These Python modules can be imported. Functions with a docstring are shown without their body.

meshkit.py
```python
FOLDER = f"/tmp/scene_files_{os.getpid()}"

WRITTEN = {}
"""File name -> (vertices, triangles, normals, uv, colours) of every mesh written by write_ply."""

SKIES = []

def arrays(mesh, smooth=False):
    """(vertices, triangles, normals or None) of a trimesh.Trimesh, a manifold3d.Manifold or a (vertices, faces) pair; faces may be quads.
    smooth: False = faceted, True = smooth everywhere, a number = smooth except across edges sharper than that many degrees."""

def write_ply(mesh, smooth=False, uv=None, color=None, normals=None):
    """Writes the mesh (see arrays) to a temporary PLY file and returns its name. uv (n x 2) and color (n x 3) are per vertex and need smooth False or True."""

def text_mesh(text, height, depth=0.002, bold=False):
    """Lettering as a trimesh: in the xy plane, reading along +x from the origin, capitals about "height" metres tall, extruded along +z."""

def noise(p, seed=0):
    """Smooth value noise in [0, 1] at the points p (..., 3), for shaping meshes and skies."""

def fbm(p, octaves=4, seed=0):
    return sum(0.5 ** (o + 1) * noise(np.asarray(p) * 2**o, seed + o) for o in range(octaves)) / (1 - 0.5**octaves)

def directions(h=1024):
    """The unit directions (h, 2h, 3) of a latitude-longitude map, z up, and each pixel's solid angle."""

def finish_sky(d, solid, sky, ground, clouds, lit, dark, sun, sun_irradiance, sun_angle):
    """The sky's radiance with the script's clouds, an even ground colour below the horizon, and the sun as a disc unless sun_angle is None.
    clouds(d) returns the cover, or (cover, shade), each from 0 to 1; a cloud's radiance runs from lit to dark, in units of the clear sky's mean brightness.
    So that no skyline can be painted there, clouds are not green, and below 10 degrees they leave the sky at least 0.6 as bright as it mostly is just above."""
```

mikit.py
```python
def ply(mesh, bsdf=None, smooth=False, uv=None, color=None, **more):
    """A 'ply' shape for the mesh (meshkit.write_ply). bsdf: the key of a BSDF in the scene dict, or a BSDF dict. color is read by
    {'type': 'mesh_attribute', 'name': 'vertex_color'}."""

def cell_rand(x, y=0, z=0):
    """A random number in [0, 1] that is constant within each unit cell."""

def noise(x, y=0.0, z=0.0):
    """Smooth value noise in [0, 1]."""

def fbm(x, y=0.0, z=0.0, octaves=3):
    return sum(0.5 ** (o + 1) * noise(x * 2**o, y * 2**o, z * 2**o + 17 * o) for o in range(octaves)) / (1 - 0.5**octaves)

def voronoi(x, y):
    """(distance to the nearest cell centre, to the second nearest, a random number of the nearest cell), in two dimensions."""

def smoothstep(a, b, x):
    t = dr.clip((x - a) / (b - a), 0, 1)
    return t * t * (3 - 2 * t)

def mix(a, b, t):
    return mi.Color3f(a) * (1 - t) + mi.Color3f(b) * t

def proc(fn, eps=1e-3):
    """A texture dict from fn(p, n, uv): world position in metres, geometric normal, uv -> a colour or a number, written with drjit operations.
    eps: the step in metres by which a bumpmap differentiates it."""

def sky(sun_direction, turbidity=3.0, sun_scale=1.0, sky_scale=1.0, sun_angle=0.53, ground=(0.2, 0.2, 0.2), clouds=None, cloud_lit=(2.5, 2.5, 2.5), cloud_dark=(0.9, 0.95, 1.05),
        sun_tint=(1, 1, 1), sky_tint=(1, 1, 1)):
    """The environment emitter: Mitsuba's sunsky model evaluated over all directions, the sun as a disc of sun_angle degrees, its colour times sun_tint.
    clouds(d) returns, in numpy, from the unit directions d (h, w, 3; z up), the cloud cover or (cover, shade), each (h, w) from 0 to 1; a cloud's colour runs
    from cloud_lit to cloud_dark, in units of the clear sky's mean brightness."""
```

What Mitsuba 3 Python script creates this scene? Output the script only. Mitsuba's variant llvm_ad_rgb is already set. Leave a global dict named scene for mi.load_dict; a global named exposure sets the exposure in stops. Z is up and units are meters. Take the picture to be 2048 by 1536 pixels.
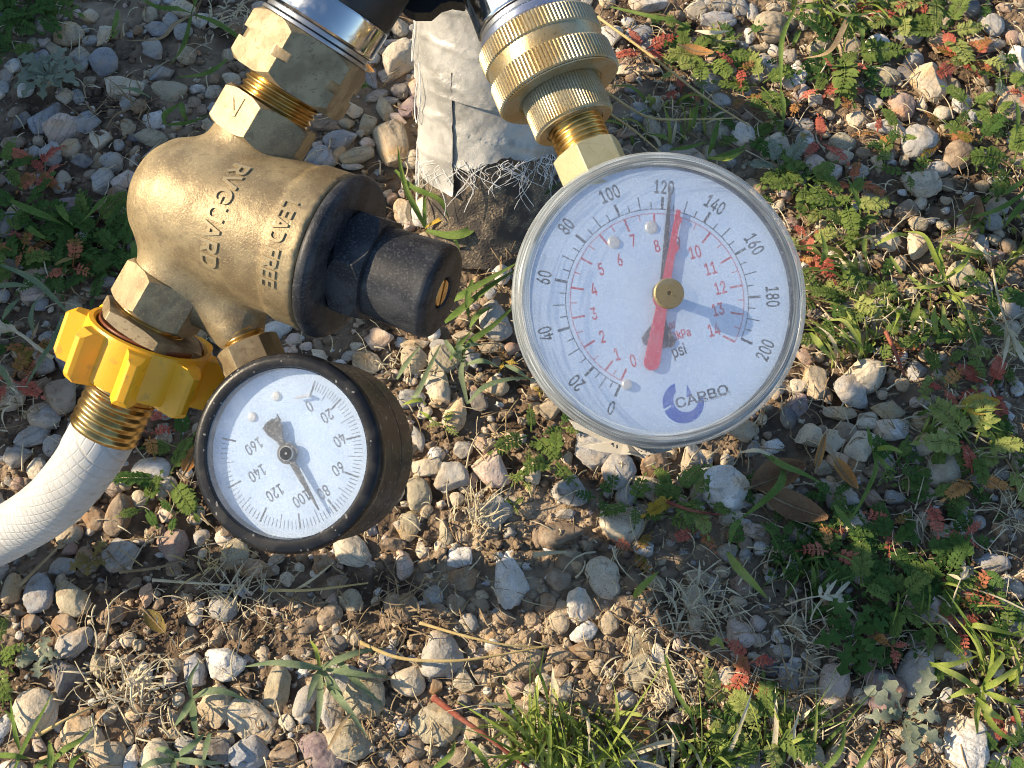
import math, random, numpy as np, trimesh, mitsuba as mi, drjit as dr, mikit, meshkit
import manifold3d as m3
from shapely import geometry as sg, affinity, union_all
from mikit import proc, noise, fbm, smoothstep, mix, voronoi, cell_rand
T = mi.ScalarTransform4f
scene, labels = {}, {}
# ---------------------------------------------------------------- camera, sky, exposure
PITCH, HFOV, DIST = math.radians(65), 45.0, 0.375
CAM = np.array([0, -DIST * math.cos(PITCH), DIST * math.sin(PITCH)])
scene['camera'] = {'type': 'perspective', 'fov': HFOV, 'fov_axis': 'x', 'near_clip': 0.01, 'far_clip': 200.0,
                   'to_world': T().look_at(origin=CAM.tolist(), target=[0, 0, 0], up=[0, 0, 1])}
SUN = (-0.83, 0.10, 0.50)
scene['sky'] = mikit.sky(SUN, turbidity=3, sun_scale=0.9, sun_tint=(0.97, 1.0, 1.04), ground=(0.2, 0.17, 0.13))
exposure = 2.7
# ---------------------------------------------------------------- frames: photo pixel (of 2048 x 1536) and depth in mm -> metres
F = 1024 / math.tan(math.radians(HFOV / 2))
sP, cP = math.sin(PITCH), math.cos(PITCH)
R = np.array([[1, 0, 0], [0, -sP, cP], [0, -cP, -sP]], float)     # columns: right, down, forward
def C(px, py, d): return np.array([(px - 1024) * d / F, (py - 768) * d / F, d])
def world(c): return CAM + R @ np.asarray(c, float) * 1e-3
def unit(v): return np.asarray(v, float) / np.linalg.norm(v)
def ground(px, py, h=0.0):
    d = R @ np.array([(px - 1024) / F, (py - 768) / F, 1.0])
    return CAM + d * (CAM[2] - h) / -d[2]
def frame(c, z, x=(1, 0, 0), s=1.0):
    """4x4 from local mm to world metres: origin at view point c, local z and x given as view directions."""
    z = unit(z); x = np.asarray(x, float); x = unit(x - z * (x @ z)); y = np.cross(z, x)
    m = np.eye(4); m[:3, :3] = R @ np.stack([x, y, z], 1) * 1e-3 * s; m[:3, 3] = world(c)
    return m
def put(mesh, m):
    mesh = mesh.copy(); mesh.apply_transform(m); return mesh
def numbered(key):
    if key not in used: used.add(key); return key
    k = 1
    while f'{key}_{k:03d}' in used: k += 1
    used.add(f'{key}_{k:03d}'); return f'{key}_{k:03d}'
used = set()
def add(key, mesh, bsdf, m=None, smooth=35, **kw):
    key = numbered(key)
    scene[key] = mikit.ply(put(mesh, m) if m is not None else mesh, bsdf, smooth=smooth, **kw)
    return key
def tag(key, label, category=None, group=None, kind=None):
    d = {'label': label}
    if category: d['category'] = category
    if group: d['group'] = group
    if kind: d['kind'] = kind
    labels[key] = d
def thing(key, label, category, group=None):
    key = numbered(key); tag(key, label, category, group); return key
# ---------------------------------------------------------------- mesh helpers (local mm)
def lathe(prof, n=72):
    prof = np.asarray(prof, float); a = np.arange(n) * 2 * np.pi / n
    v = np.stack([prof[:, 0, None] * np.cos(a), prof[:, 0, None] * np.sin(a), np.repeat(prof[:, 1, None], n, 1)], -1).reshape(-1, 3)
    k = len(prof); i, j = np.meshgrid(np.arange(k - 1), np.arange(n), indexing='ij'); j2 = (j + 1) % n
    q = np.stack([i * n + j, i * n + j2, (i + 1) * n + j2, (i + 1) * n + j], -1).reshape(-1, 4)
    f = np.vstack([q[:, [0, 1, 2]], q[:, [0, 2, 3]]])
    t = trimesh.Trimesh(v, f, process=False)
    t.merge_vertices(); t.update_faces(t.nondegenerate_faces()); t.fix_normals()
    return t
def rounded(r, z0, z1, c=0.6, rin=0.0):
    """profile of a disc or ring from z0 to z1 with rounded rims"""
    s = [0, 0.3, 0.7, 1.0]
    p = [(rin, z0), (r - c, z0)] + [(r - c + c * math.sin(t * math.pi / 2), z0 + c - c * math.cos(t * math.pi / 2)) for t in s[1:]]
    p += [(r - c + c * math.cos(t * math.pi / 2), z1 - c + c * math.sin(t * math.pi / 2)) for t in s] + [(rin, z1)]
    return p
def man(t): return m3.Manifold(m3.Mesh(np.asarray(t.vertices, np.float32), np.asarray(t.faces, np.uint32)))
def tri(m):
    q = m.to_mesh(); return trimesh.Trimesh(q.vert_properties[:, :3], q.tri_verts, process=False)
def hexagon(rc, z0, z1, phase=0.0, cham=0.9, bore=0.0, groove=None):
    cs = m3.CrossSection([[[rc * math.cos(phase + k * math.pi / 3), rc * math.sin(phase + k * math.pi / 3)] for k in range(6)]])
    cs = cs.offset(-0.35, m3.JoinType.Round).offset(0.35, m3.JoinType.Round, circular_segments=24)
    h = m3.Manifold.extrude(cs, z1 - z0).translate((0, 0, z0))
    if cham:
        rf = rc * 0.885
        h = h ^ man(lathe([(0, z0), (rf, z0), (rc + 0.3, z0 + cham), (rc + 0.3, z1 - cham), (rf, z1), (0, z1)], 96))
    if groove:
        h = h - man(lathe([(groove[0], groove[1]), (rc + 2, groove[1]), (rc + 2, groove[2]), (groove[0], groove[2]), (groove[0], groove[1])], 96))
    if bore: h = h - m3.Manifold.cylinder(z1 - z0 + 2, bore, bore, 64).translate((0, 0, z0 - 1))
    return tri(h)
def tubegrid(rfun, zs, n=120, caps=True):
    """surface of revolution-like grid, radius rfun(theta, z)"""
    a = np.arange(n) * 2 * np.pi / n; zs = np.asarray(zs, float)
    th, zz = np.meshgrid(a, zs); r = rfun(th, zz)
    v = np.stack([r * np.cos(th), r * np.sin(th), zz], -1).reshape(-1, 3)
    k = len(zs); i, j = np.meshgrid(np.arange(k - 1), np.arange(n), indexing='ij'); j2 = (j + 1) % n
    q = np.stack([i * n + j, i * n + j2, (i + 1) * n + j2, (i + 1) * n + j], -1).reshape(-1, 4)
    f = [q[:, [0, 1, 2]], q[:, [0, 2, 3]]]
    if caps:
        v = np.vstack([v, [[0, 0, zs[0]], [0, 0, zs[-1]]]]); j = np.arange(n); c0, c1 = len(v) - 2, len(v) - 1
        f += [np.stack([(j + 1) % n, j, j * 0 + c0], 1), np.stack([(k - 1) * n + j, (k - 1) * n + (j + 1) % n, j * 0 + c1], 1)]
    return trimesh.Trimesh(v, np.vstack(f), process=False)
def thread(r, pitch, z0, z1, depth=0.6):
    zs = np.linspace(z0, z1, max(8, int((z1 - z0) / pitch * 10)))
    def rf(th, z):
        t = (z / pitch - th / (2 * np.pi)) % 1.0
        w = np.abs(t - 0.5) * 2
        return r - depth * np.clip((w - 0.25) / 0.6, 0, 1)
    return tubegrid(rf, zs, 96)
def knurl(r, z0, z1, n=90, depth=0.35, c=0.4):
    zs = np.array([z0, z0 + c * .4, z0 + c, (z0 + z1) / 2, z1 - c, z1 - c * .4, z1])
    def rf(th, z):
        e = np.clip(np.minimum(z - z0, z1 - z) / c, 0, 1)
        w = np.abs(((th * n / (2 * np.pi)) % 1.0) - 0.5) * 2
        return r - depth * np.clip((w - 0.45) / 0.4, 0, 1) - (1 - e) * 0.45
    return tubegrid(rf, zs, n * 6)
def tube(pts, rad, n=10, closed=False, caps=True, uvs=False):
    pts = np.asarray(pts, float); rad = np.broadcast_to(rad, len(pts))
    t = np.gradient(pts, axis=0); t /= np.linalg.norm(t, axis=1, keepdims=True) + 1e-12
    u = np.cross(t[0], [0.3, 0.2, 0.93]); u /= np.linalg.norm(u); rings = []
    for p, d, r in zip(pts, t, rad):
        u = u - d * (u @ d); u /= np.linalg.norm(u); w = np.cross(d, u)
        a = np.arange(n) * 2 * np.pi / n
        rings.append(p + r * (np.cos(a)[:, None] * u + np.sin(a)[:, None] * w))
    v = np.vstack(rings); k = len(pts); i, j = np.meshgrid(np.arange(k - 1), np.arange(n), indexing='ij'); j2 = (j + 1) % n
    q = np.stack([i * n + j, i * n + j2, (i + 1) * n + j2, (i + 1) * n + j], -1).reshape(-1, 4)
    f = [q[:, [0, 1, 2]], q[:, [0, 2, 3]]]
    if caps:
        v = np.vstack([v, pts[:1], pts[-1:]]); jj = np.arange(n)
        f += [np.stack([(jj + 1) % n, jj, jj * 0 + len(v) - 2], 1), np.stack([(k - 1) * n + jj, (k - 1) * n + (jj + 1) % n, jj * 0 + len(v) - 1], 1)]
    return trimesh.Trimesh(v, np.vstack(f), process=False)
def spline(pts, n=40):
    pts = np.asarray(pts, float); p = np.vstack([2 * pts[0] - pts[1], pts, 2 * pts[-1] - pts[-2]]); out = []
    m = len(pts) - 1
    for s in np.linspace(0, m - 1e-9, n):
        i = int(s); t = s - i; a, b, c, d = p[i:i + 4]
        out.append(0.5 * (2 * b + (c - a) * t + (2 * a - 5 * b + 4 * c - d) * t ** 2 + (3 * b - a - 3 * c + d) * t ** 3))
    return np.array(out)
cat = trimesh.util.concatenate
def extr(poly, h, z=0.0):
    ms = [trimesh.creation.extrude_polygon(g, h, engine='earcut') for g in getattr(poly, 'geoms', [poly]) if g.area > 1e-9]
    t = cat(ms); t.apply_translation([0, 0, z]); return t
_txt = {}
def text2(s, height, squeeze=0.78, bold=False, depth=0.06):
    """lettering centred on the origin, mm"""
    if (s, bold) not in _txt: _txt[(s, bold)] = meshkit.text_mesh(s, 1.0, 1.0, bold=bold)
    t = _txt[(s, bold)].copy(); v = t.vertices; c = (v.max(0) + v.min(0)) / 2
    t.vertices = (v - [c[0], c[1], 0]) * [height * squeeze, height, depth]; return t
def at2(t, x, y, ang, z=0.0):
    """turn by ang degrees in the plane, then move"""
    t = t.copy(); a = math.radians(ang); c, s = math.cos(a), math.sin(a); v = t.vertices
    t.vertices = np.stack([v[:, 0] * c - v[:, 1] * s + x, v[:, 0] * s + v[:, 1] * c + y, v[:, 2] + z], 1); return t
def bar(x0, y0, x1, y1, w, h=0.06, z=0.0):
    d = np.array([x1 - x0, y1 - y0]); L = np.linalg.norm(d)
    b = trimesh.creation.box([L, w, h]); return at2(b, (x0 + x1) / 2, (y0 + y1) / 2, math.degrees(math.atan2(d[1], d[0])), z + h / 2)
def arcband(r, w, a0, a1, h=0.06, z=0.0, n=90):
    a = np.radians(np.linspace(a0, a1, n))
    ring = [(r + w / 2) * np.array([math.cos(t), math.sin(t)]) for t in a] + [(r - w / 2) * np.array([math.cos(t), math.sin(t)]) for t in a[::-1]]
    return extr(sg.Polygon(ring), h, z)
# ---------------------------------------------------------------- materials
def ramp(fn): return proc(fn)
def bumped(key, inner, fn, scale=1.0, eps=5e-5):
    scene[key] = {'type': 'bumpmap', 'tex': proc(fn, eps), 'scale': scale, 'bsdf': inner}
def two(d): return {'type': 'twosided', 'b': d}
def P(base, rough, metallic=0.0, **k):
    b = base if isinstance(base, dict) else {'type': 'rgb', 'value': list(base)}
    r = rough if isinstance(rough, dict) else float(rough)
    return {'type': 'principled', 'base_color': b, 'roughness': r, 'metallic': metallic, **k}
def mm(p): return p.x * 1000, p.y * 1000, p.z * 1000
# sand-cast brass
def cast_col(p, n, uv):
    x, y, z = mm(p); a = fbm(x * .18, y * .18, z * .18, 3); b = noise(x * 4.2, y * 4.2, z * 4.2); g = noise(x * 1.1 + 9, y * 1.1, z * 1.1)
    c = mix((0.215, 0.16, 0.088), (0.35, 0.27, 0.15), smoothstep(.3, .7, a))
    c = mix(c, (0.66, 0.52, 0.29), smoothstep(.5, .95, b) * .3)
    return mix(c, (0.20, 0.15, 0.09), smoothstep(.66, .85, g) * .5)
def cast_bump(p, n, uv):
    x, y, z = mm(p); return (noise(x * 2.6, y * 2.6, z * 2.6) + .6 * noise(x * 5.3, y * 5.3, z * 5.3)) * 3.8e-5 + fbm(x * .4, y * .4, z * .4, 2) * 1e-4
bumped('cast_brass', P(proc(cast_col), 0.5, 0.38, specular=0.5), cast_bump)
scene['letter_brass'] = P((0.36, 0.285, 0.165), 0.5, 0.35)
def mach_col(p, n, uv):
    x, y, z = mm(p); a = fbm(x * .25 + 3, y * .25, z * .25, 3); s = noise(x * 2.2, y * 2.2, z * 2.2)
    c = mix((0.24, 0.18, 0.10), (0.37, 0.29, 0.17), smoothstep(.35, .65, a))
    return mix(c, (0.18, 0.12, 0.055), smoothstep(.7, .82, s) * .6)
def mach_bump(p, n, uv):
    x, y, z = mm(p); return fbm(x * 1.5, y * 1.5, z * 1.5, 3) * 4e-5
bumped('machined_brass', P(proc(mach_col), 0.45, 0.4), mach_bump)
def bright_col(p, n, uv):
    x, y, z = mm(p); a = fbm(x * .3, y * .3 + 5, z * .3, 3)
    return mix((0.42, 0.26, 0.08), (0.72, 0.50, 0.2), smoothstep(.3, .7, a))
scene['bright_brass'] = P(proc(bright_col), 0.24, 0.95)
def dull_col(p, n, uv):
    x, y, z = mm(p); a = fbm(x * .16 + 2, y * .16, z * .16, 3); s = noise(x * 3, y * 3, z * 3)
    c = mix((0.40, 0.30, 0.15), (0.42, 0.37, 0.25), smoothstep(.35, .62, a))
    return mix(c, (0.2, 0.15, 0.08), smoothstep(.72, .86, s) * .55)
bumped('dull_brass', P(proc(dull_col), 0.38, 0.7), mach_bump)
def old_col(p, n, uv):
    x, y, z = mm(p); a = fbm(x * .5, y * .5, z * .5, 3); s, t, _ = voronoi(x * .35 + z * .2, y * .35 + z * .3)
    c = mix((0.42, 0.38, 0.2), (0.52, 0.47, 0.29), a)
    return mix(c, (0.16, 0.13, 0.06), smoothstep(.05, .01, t - s) * .22)
scene['greenish_brass'] = P(proc(old_col), 0.45, 0.45)
def chrome_rough(p, n, uv):
    x, y, z = mm(p); return mi.Float(0.07 + 0.22 * smoothstep(.45, .8, fbm(x * .5, y * .5, z * .5, 3)))
scene['chrome'] = P((0.62, 0.62, 0.63), {'type': 'proc', **{k: v for k, v in proc(chrome_rough).items() if k != 'type'}}, 1.0)
scene['zinc'] = P((0.42, 0.43, 0.44), 0.34, 0.85)
scene['blue_steel'] = P((0.36, 0.40, 0.52), 0.3, 0.8)
def blk_col(p, n, uv):
    x, y, z = mm(p); a = fbm(x * .22, y * .22, z * .22, 3); s = noise(x * 3.1, y * 3.1, z * 3.1)
    c = mix((0.014, 0.016, 0.021), (0.042, 0.045, 0.050), smoothstep(.35, .7, a))
    return mix(c, (0.12, 0.12, 0.125), smoothstep(.5, .95, s) * .4)
def blk_bump(p, n, uv):
    x, y, z = mm(p); return noise(x * 3.5, y * 3.5, z * 3.5) * 2.2e-5
bumped('black_plastic', P(proc(blk_col), 0.48, 0.0, specular=0.35), blk_bump)
def enam_col(p, n, uv):
    x, y, z = mm(p); s = noise(x * 1.3, y * 1.3, z * 1.3); k = fbm(x * .3, y * .3, z * .3, 3)
    c = mix((0.010, 0.011, 0.014), (0.035, 0.034, 0.033), smoothstep(.5, .75, k) * .8)
    return mix(c, (0.34, 0.33, 0.31), smoothstep(.84, .92, s) * .6)
bumped('black_enamel', P(proc(enam_col), 0.34, 0.0, specular=0.3), mach_bump, 0.7)
scene['black_rubber'] = P((0.018, 0.018, 0.019), 0.5)
def yel_col(p, n, uv):
    x, y, z = mm(p); a = fbm(x * .2, y * .2, z * .2, 3)
    return mix(mix((0.82, 0.38, 0.014), (0.87, 0.44, 0.02), a), (0.42, 0.24, 0.05), smoothstep(.58, .85, fbm(x * .5 + 5, y * .5, z * .5, 4)) * .5)
scene['yellow_plastic'] = P(proc(yel_col), 0.36, 0.0, specular=0.5)
def hose_col(p, n, uv):
    x, y, z = mm(p); u, v = uv.x, uv.y
    a = dr.abs(dr.fma(2.0, (u * 5 + v * 370) - dr.floor(u * 5 + v * 370), -1)); b = dr.abs(dr.fma(2.0, (u * 20 - v * 130) - dr.floor(u * 20 - v * 130), -1))
    l = dr.maximum(smoothstep(.86, .97, a), .55 * smoothstep(.88, .97, b))
    c = mix((0.42, 0.42, 0.405), (0.56, 0.56, 0.545), fbm(x * .12, y * .12, z * .12, 3))
    c = mix(c, (0.42, 0.385, 0.32), l * .55)
    return mix(c, (0.30, 0.25, 0.18), smoothstep(.6, .85, fbm(x * .35 + 4, y * .35, z * .35, 3)) * .45)
def hose_bump(p, n, uv):
    u, v = uv.x, uv.y
    a = dr.abs(dr.fma(2.0, (u * 5 + v * 370) - dr.floor(u * 5 + v * 370), -1)); b = dr.abs(dr.fma(2.0, (u * 20 - v * 130) - dr.floor(u * 20 - v * 130), -1))
    return -dr.maximum(smoothstep(.7, 1., a), .6 * smoothstep(.8, 1., b)) * 1.6e-4
bumped('white_hose', P(proc(hose_col), 0.42), hose_bump)
def tape_col(p, n, uv):
    x, y, z = mm(p); a = fbm(x * .1, y * .1, z * .1, 4); s = noise(x * 2.4, y * 2.4, z * 2.4)
    c = mix((0.27, 0.265, 0.245), (0.45, 0.44, 0.41), smoothstep(.3, .7, a))
    c = mix(c, (0.20, 0.17, 0.13), smoothstep(.55, .8, fbm(x * .22 + 3, y * .22, z * .22, 4)) * .5)
    return mix(c, (0.55, 0.53, 0.48), smoothstep(.75, .9, s) * .4)
def tape_bump(p, n, uv):
    x, y, z = mm(p); return fbm(x * .35, y * .35, z * .35, 4) * 5e-4
bumped('grey_tape', two(P(proc(tape_col), 0.42, 0.0, specular=0.6)), tape_bump)
def foam_col(p, n, uv):
    x, y, z = mm(p); a = fbm(x * .25, y * .25, z * .25, 3); s = noise(x * 2.8, y * 2.8, z * 2.8)
    c = mix((0.05, 0.042, 0.036), (0.12, 0.095, 0.07), smoothstep(.35, .65, a))
    return mix(c, (0.32, 0.25, 0.16), smoothstep(.55, .8, s) * smoothstep(.4, .6, a))
def foam_bump(p, n, uv):
    x, y, z = mm(p); return noise(x * 2.2, y * 2.2, z * 2.2) * 3e-4
bumped('black_foam', P(proc(foam_col), 0.8), foam_bump)
scene['thread_white'] = P((0.72, 0.71, 0.68), 0.7)
def dial_col(p, n, uv):
    x, y, z = mm(p); s = noise(x * 5, y * 5, z * 5)
    return mix(mix((0.42, 0.56, 0.77), (0.50, 0.62, 0.80), fbm(x * .12, y * .12, z * .12, 3)), (0.64, 0.72, 0.84), smoothstep(.6, .9, s) * .5)
scene['dial_white'] = P(proc(dial_col), 0.55)
def ink(c, pale, lo=.60, hi=.78):
    def fn(p, n, uv):
        x, y, z = mm(p); return mix(c, pale, smoothstep(lo, hi, noise(x * 4.2, y * 4.2, z * 4.2)) * .8)
    return fn
scene['ink_black'] = P(proc(ink((0.03, 0.032, 0.04), (0.4, 0.45, 0.52))), 0.6)
scene['ink_red'] = P(proc(ink((0.40, 0.045, 0.065), (0.55, 0.32, 0.38))), 0.6)
scene['ink_blue'] = P(proc(ink((0.025, 0.075, 0.42), (0.2, 0.3, 0.62), .6, .9)), 0.6)
scene['needle_black'] = P(proc(ink((0.03, 0.03, 0.032), (0.3, 0.29, 0.26), .55, .8)), 0.5)
scene['pointer_red'] = P(proc(ink((0.52, 0.045, 0.075), (0.6, 0.3, 0.32), .66, .85)), 0.4)
scene['screw_metal'] = P((0.62, 0.60, 0.56), 0.42, 0.35)
def dust(p, n, uv):
    x, y, z = mm(p); a = fbm(x * .25, y * .25, z * .25, 3); s = noise(x * 3.5, y * 3.5, z * 3.5)
    return mi.Float(0.21 + 0.12 * smoothstep(.35, .75, a) + 0.12 * smoothstep(.72, .95, s))
scene['clear_pane'] = {'type': 'blendbsdf', 'weight': proc(dust), 'a': {'type': 'thindielectric', 'int_ior': 1.49}, 'b': {'type': 'principledthin', 'base_color': {'type': 'rgb', 'value': [0.80, 0.84, 0.88]}, 'roughness': 0.5, 'diff_trans': 1.5, 'spec_trans': 0.0, 'eta': 1.4}}
def ring_col(p, n, uv):
    u, v = uv.x, uv.y
    s = noise(v * 60, u * 9); t = noise(v * 170 + 7, u * 24)
    c = mix((0.34, 0.40, 0.43), (0.58, 0.62, 0.63), smoothstep(.3, .7, s))
    c = mix(c, (0.72, 0.72, 0.68), smoothstep(.68, .9, t) * .8)
    return mix(c, (0.09, 0.10, 0.11), smoothstep(.84, .94, noise(v * 120 + 31, u * 14)) * .8)
def ring_w(p, n, uv): return mi.Float(0.34 + 0.3 * smoothstep(.4, .8, noise(uv.y * 70, uv.x * 40)))
scene['scuffed_clear'] = {'type': 'blendbsdf', 'weight': proc(ring_w), 'a': {'type': 'thindielectric', 'int_ior': 1.49}, 'b': two(P(proc(ring_col), 0.22, 0.0, specular=0.6))}
scene['paper_label'] = two(P((0.72, 0.69, 0.62), 0.7))
# ================================================================ the fittings
# ---- regulator
P1, P2 = C(527, 252, 279), C(325, 597, 285)
U = unit(P1 - P2)                                  # from the outlet to the inlet
A = unit((0.91, 0.338, -0.24))                     # spring axis, towards the knob
S0 = C(668, 509, 275)                              # where brass meets the black cap
QU = (0.0, 0.0, -1.0)                              # towards the camera, used as a local x
reg = thing('pressure_regulator', 'sand-cast brass water pressure regulator with black plastic adjusting cap', 'pressure regulator')
mb = frame(S0, A, QU)
inv = np.linalg.inv(mb)
def loc(c): return (inv @ np.append(world(c), 1))[:3]
prof = np.array([(-50.6, 0), (-50.2, 4.4), (-49, 8.0), (-46.8, 11.2), (-43.4, 13.8), (-38, 15.7), (-30, 16.7), (-20, 17.2), (-8.4, 17.6), (-7.6, 18.25), (0, 18.3)])
l1, l2 = loc(P1), loc(P2); hole = loc(C(474, 652, 284)); heart = l1 + (l2 - l1) * 0.47; boss = loc(C(415, 560, 286))
def caps(p, a, b, ra, rb):
    bx, by, bz = b[0] - a[0], b[1] - a[1], b[2] - a[2]; x, y, z = p[0] - a[0], p[1] - a[1], p[2] - a[2]
    t = min(1, max(0, (x * bx + y * by + z * bz) / (bx * bx + by * by + bz * bz)))
    return ra + (rb - ra) * t - math.sqrt((x - bx * t) ** 2 + (y - by * t) ** 2 + (z - bz * t) ** 2)
def smax(a, b, k):
    h = max(k - abs(a - b), 0) / k; return max(a, b) + h * h * k * .25
ps, pr = prof[:, 0].tolist(), prof[:, 1].tolist()
from bisect import bisect
e1 = l1 + (l1 - heart) / np.linalg.norm(l1 - heart) * -3; e2 = l2 + (l2 - heart) / np.linalg.norm(l2 - heart) * -3
def sdf(x, y, z):
    if z <= -50.6: d = (z + 50.6) - math.hypot(x, y)
    else:
        i = min(max(bisect(ps, z) - 1, 0), len(ps) - 2); t = (z - ps[i]) / (ps[i + 1] - ps[i])
        d = pr[i] + (pr[i + 1] - pr[i]) * min(max(t, 0), 1) - math.hypot(x, y)
    p = (x, y, z)
    d = smax(d, caps(p, heart, e1, 10.8, 9.4), 2.6)
    d = smax(d, caps(p, heart, e2, 11.0, 9.0), 4)
    d = smax(d, caps(p, boss, hole, 9.0, 6.3), 5)
    return min(d, -z)
lo = np.min([l1, l2, hole, [-20, -20, -50]], 0) - 6; hi = np.max([l1, l2, hole, [20, 20, 0]], 0) + 9; hi[2] = 1.0
bm = tri(m3.Manifold.level_set(sdf, [*lo, *hi], 1.15))
trimesh.smoothing.filter_taubin(bm, lamb=0.5, nu=0.52, iterations=6)
add(reg + '__body', bm, 'cast_brass', mb, 50)
# raised lettering on the body
def wrap(s, height, z, ang0, squeeze=0.8, rad=None, up=0.42):
    t = text2(s, height, squeeze, True, 1.0); t = t.subdivide().subdivide()
    v = t.vertices; zz = z + v[:, 1]
    r = np.interp(zz, prof[:, 0], prof[:, 1]) if rad is None else rad
    a = ang0 + v[:, 0] / 17.0
    rr = r - 0.5 + v[:, 2] * (0.5 + up)
    t.vertices = np.stack([rr * np.cos(a), rr * np.sin(a), zz], 1); return t
add(reg + '__lettering', cat([wrap('RVGUARD', 4.0, -21.0, 0.06, 0.95), wrap('LEAD FREE', 3.3, -5.6, 0.16, 0.78)]), 'letter_brass', mb, 30)
labels[reg + '__lettering'] = {'label': 'raised letters cast into the brass body'}
# black cap, hex and knob
add(reg + '__cap', lathe([(0, 0.05), (17.6, 0.05), (18.5, 0.5), (18.9, 1.4), (18.7, 2.6), (17.9, 3.6), (16.6, 4.1), (11.5, 4.3), (0, 4.3)], 120), 'black_plastic', mb, 40)
kx = lathe([(0, 11.2), (10.0, 11.2), (10.2, 12.5), (10.7, 25.2), (10.5, 26.2), (9.8, 26.9), (8.6, 27.2), (4.0, 27.2), (3.5, 26.6), (3.5, 25.4), (0, 25.4)], 120)
add(reg + '__knob', kx, 'black_plastic', mb, 40)
add(reg + '__knob_hexagon', hexagon(12.9, 4.2, 11.9, 0.12, 2.0), 'black_plastic', mb, 25)
scr = man(lathe([(0, 25.3), (3.1, 25.3), (3.1, 26.6), (2.9, 26.9), (0, 26.9)], 40)) - m3.Manifold.cube((0.9, 8, 0.9), True).rotate((0, 0, 22)).translate((0, 0, 26.75))
add(reg + '__slotted_screw', tri(scr), 'bright_brass', mb, 30)
labels[reg + '__slotted_screw'] = {'label': 'small slotted brass screw in the end of the black knob'}
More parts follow.
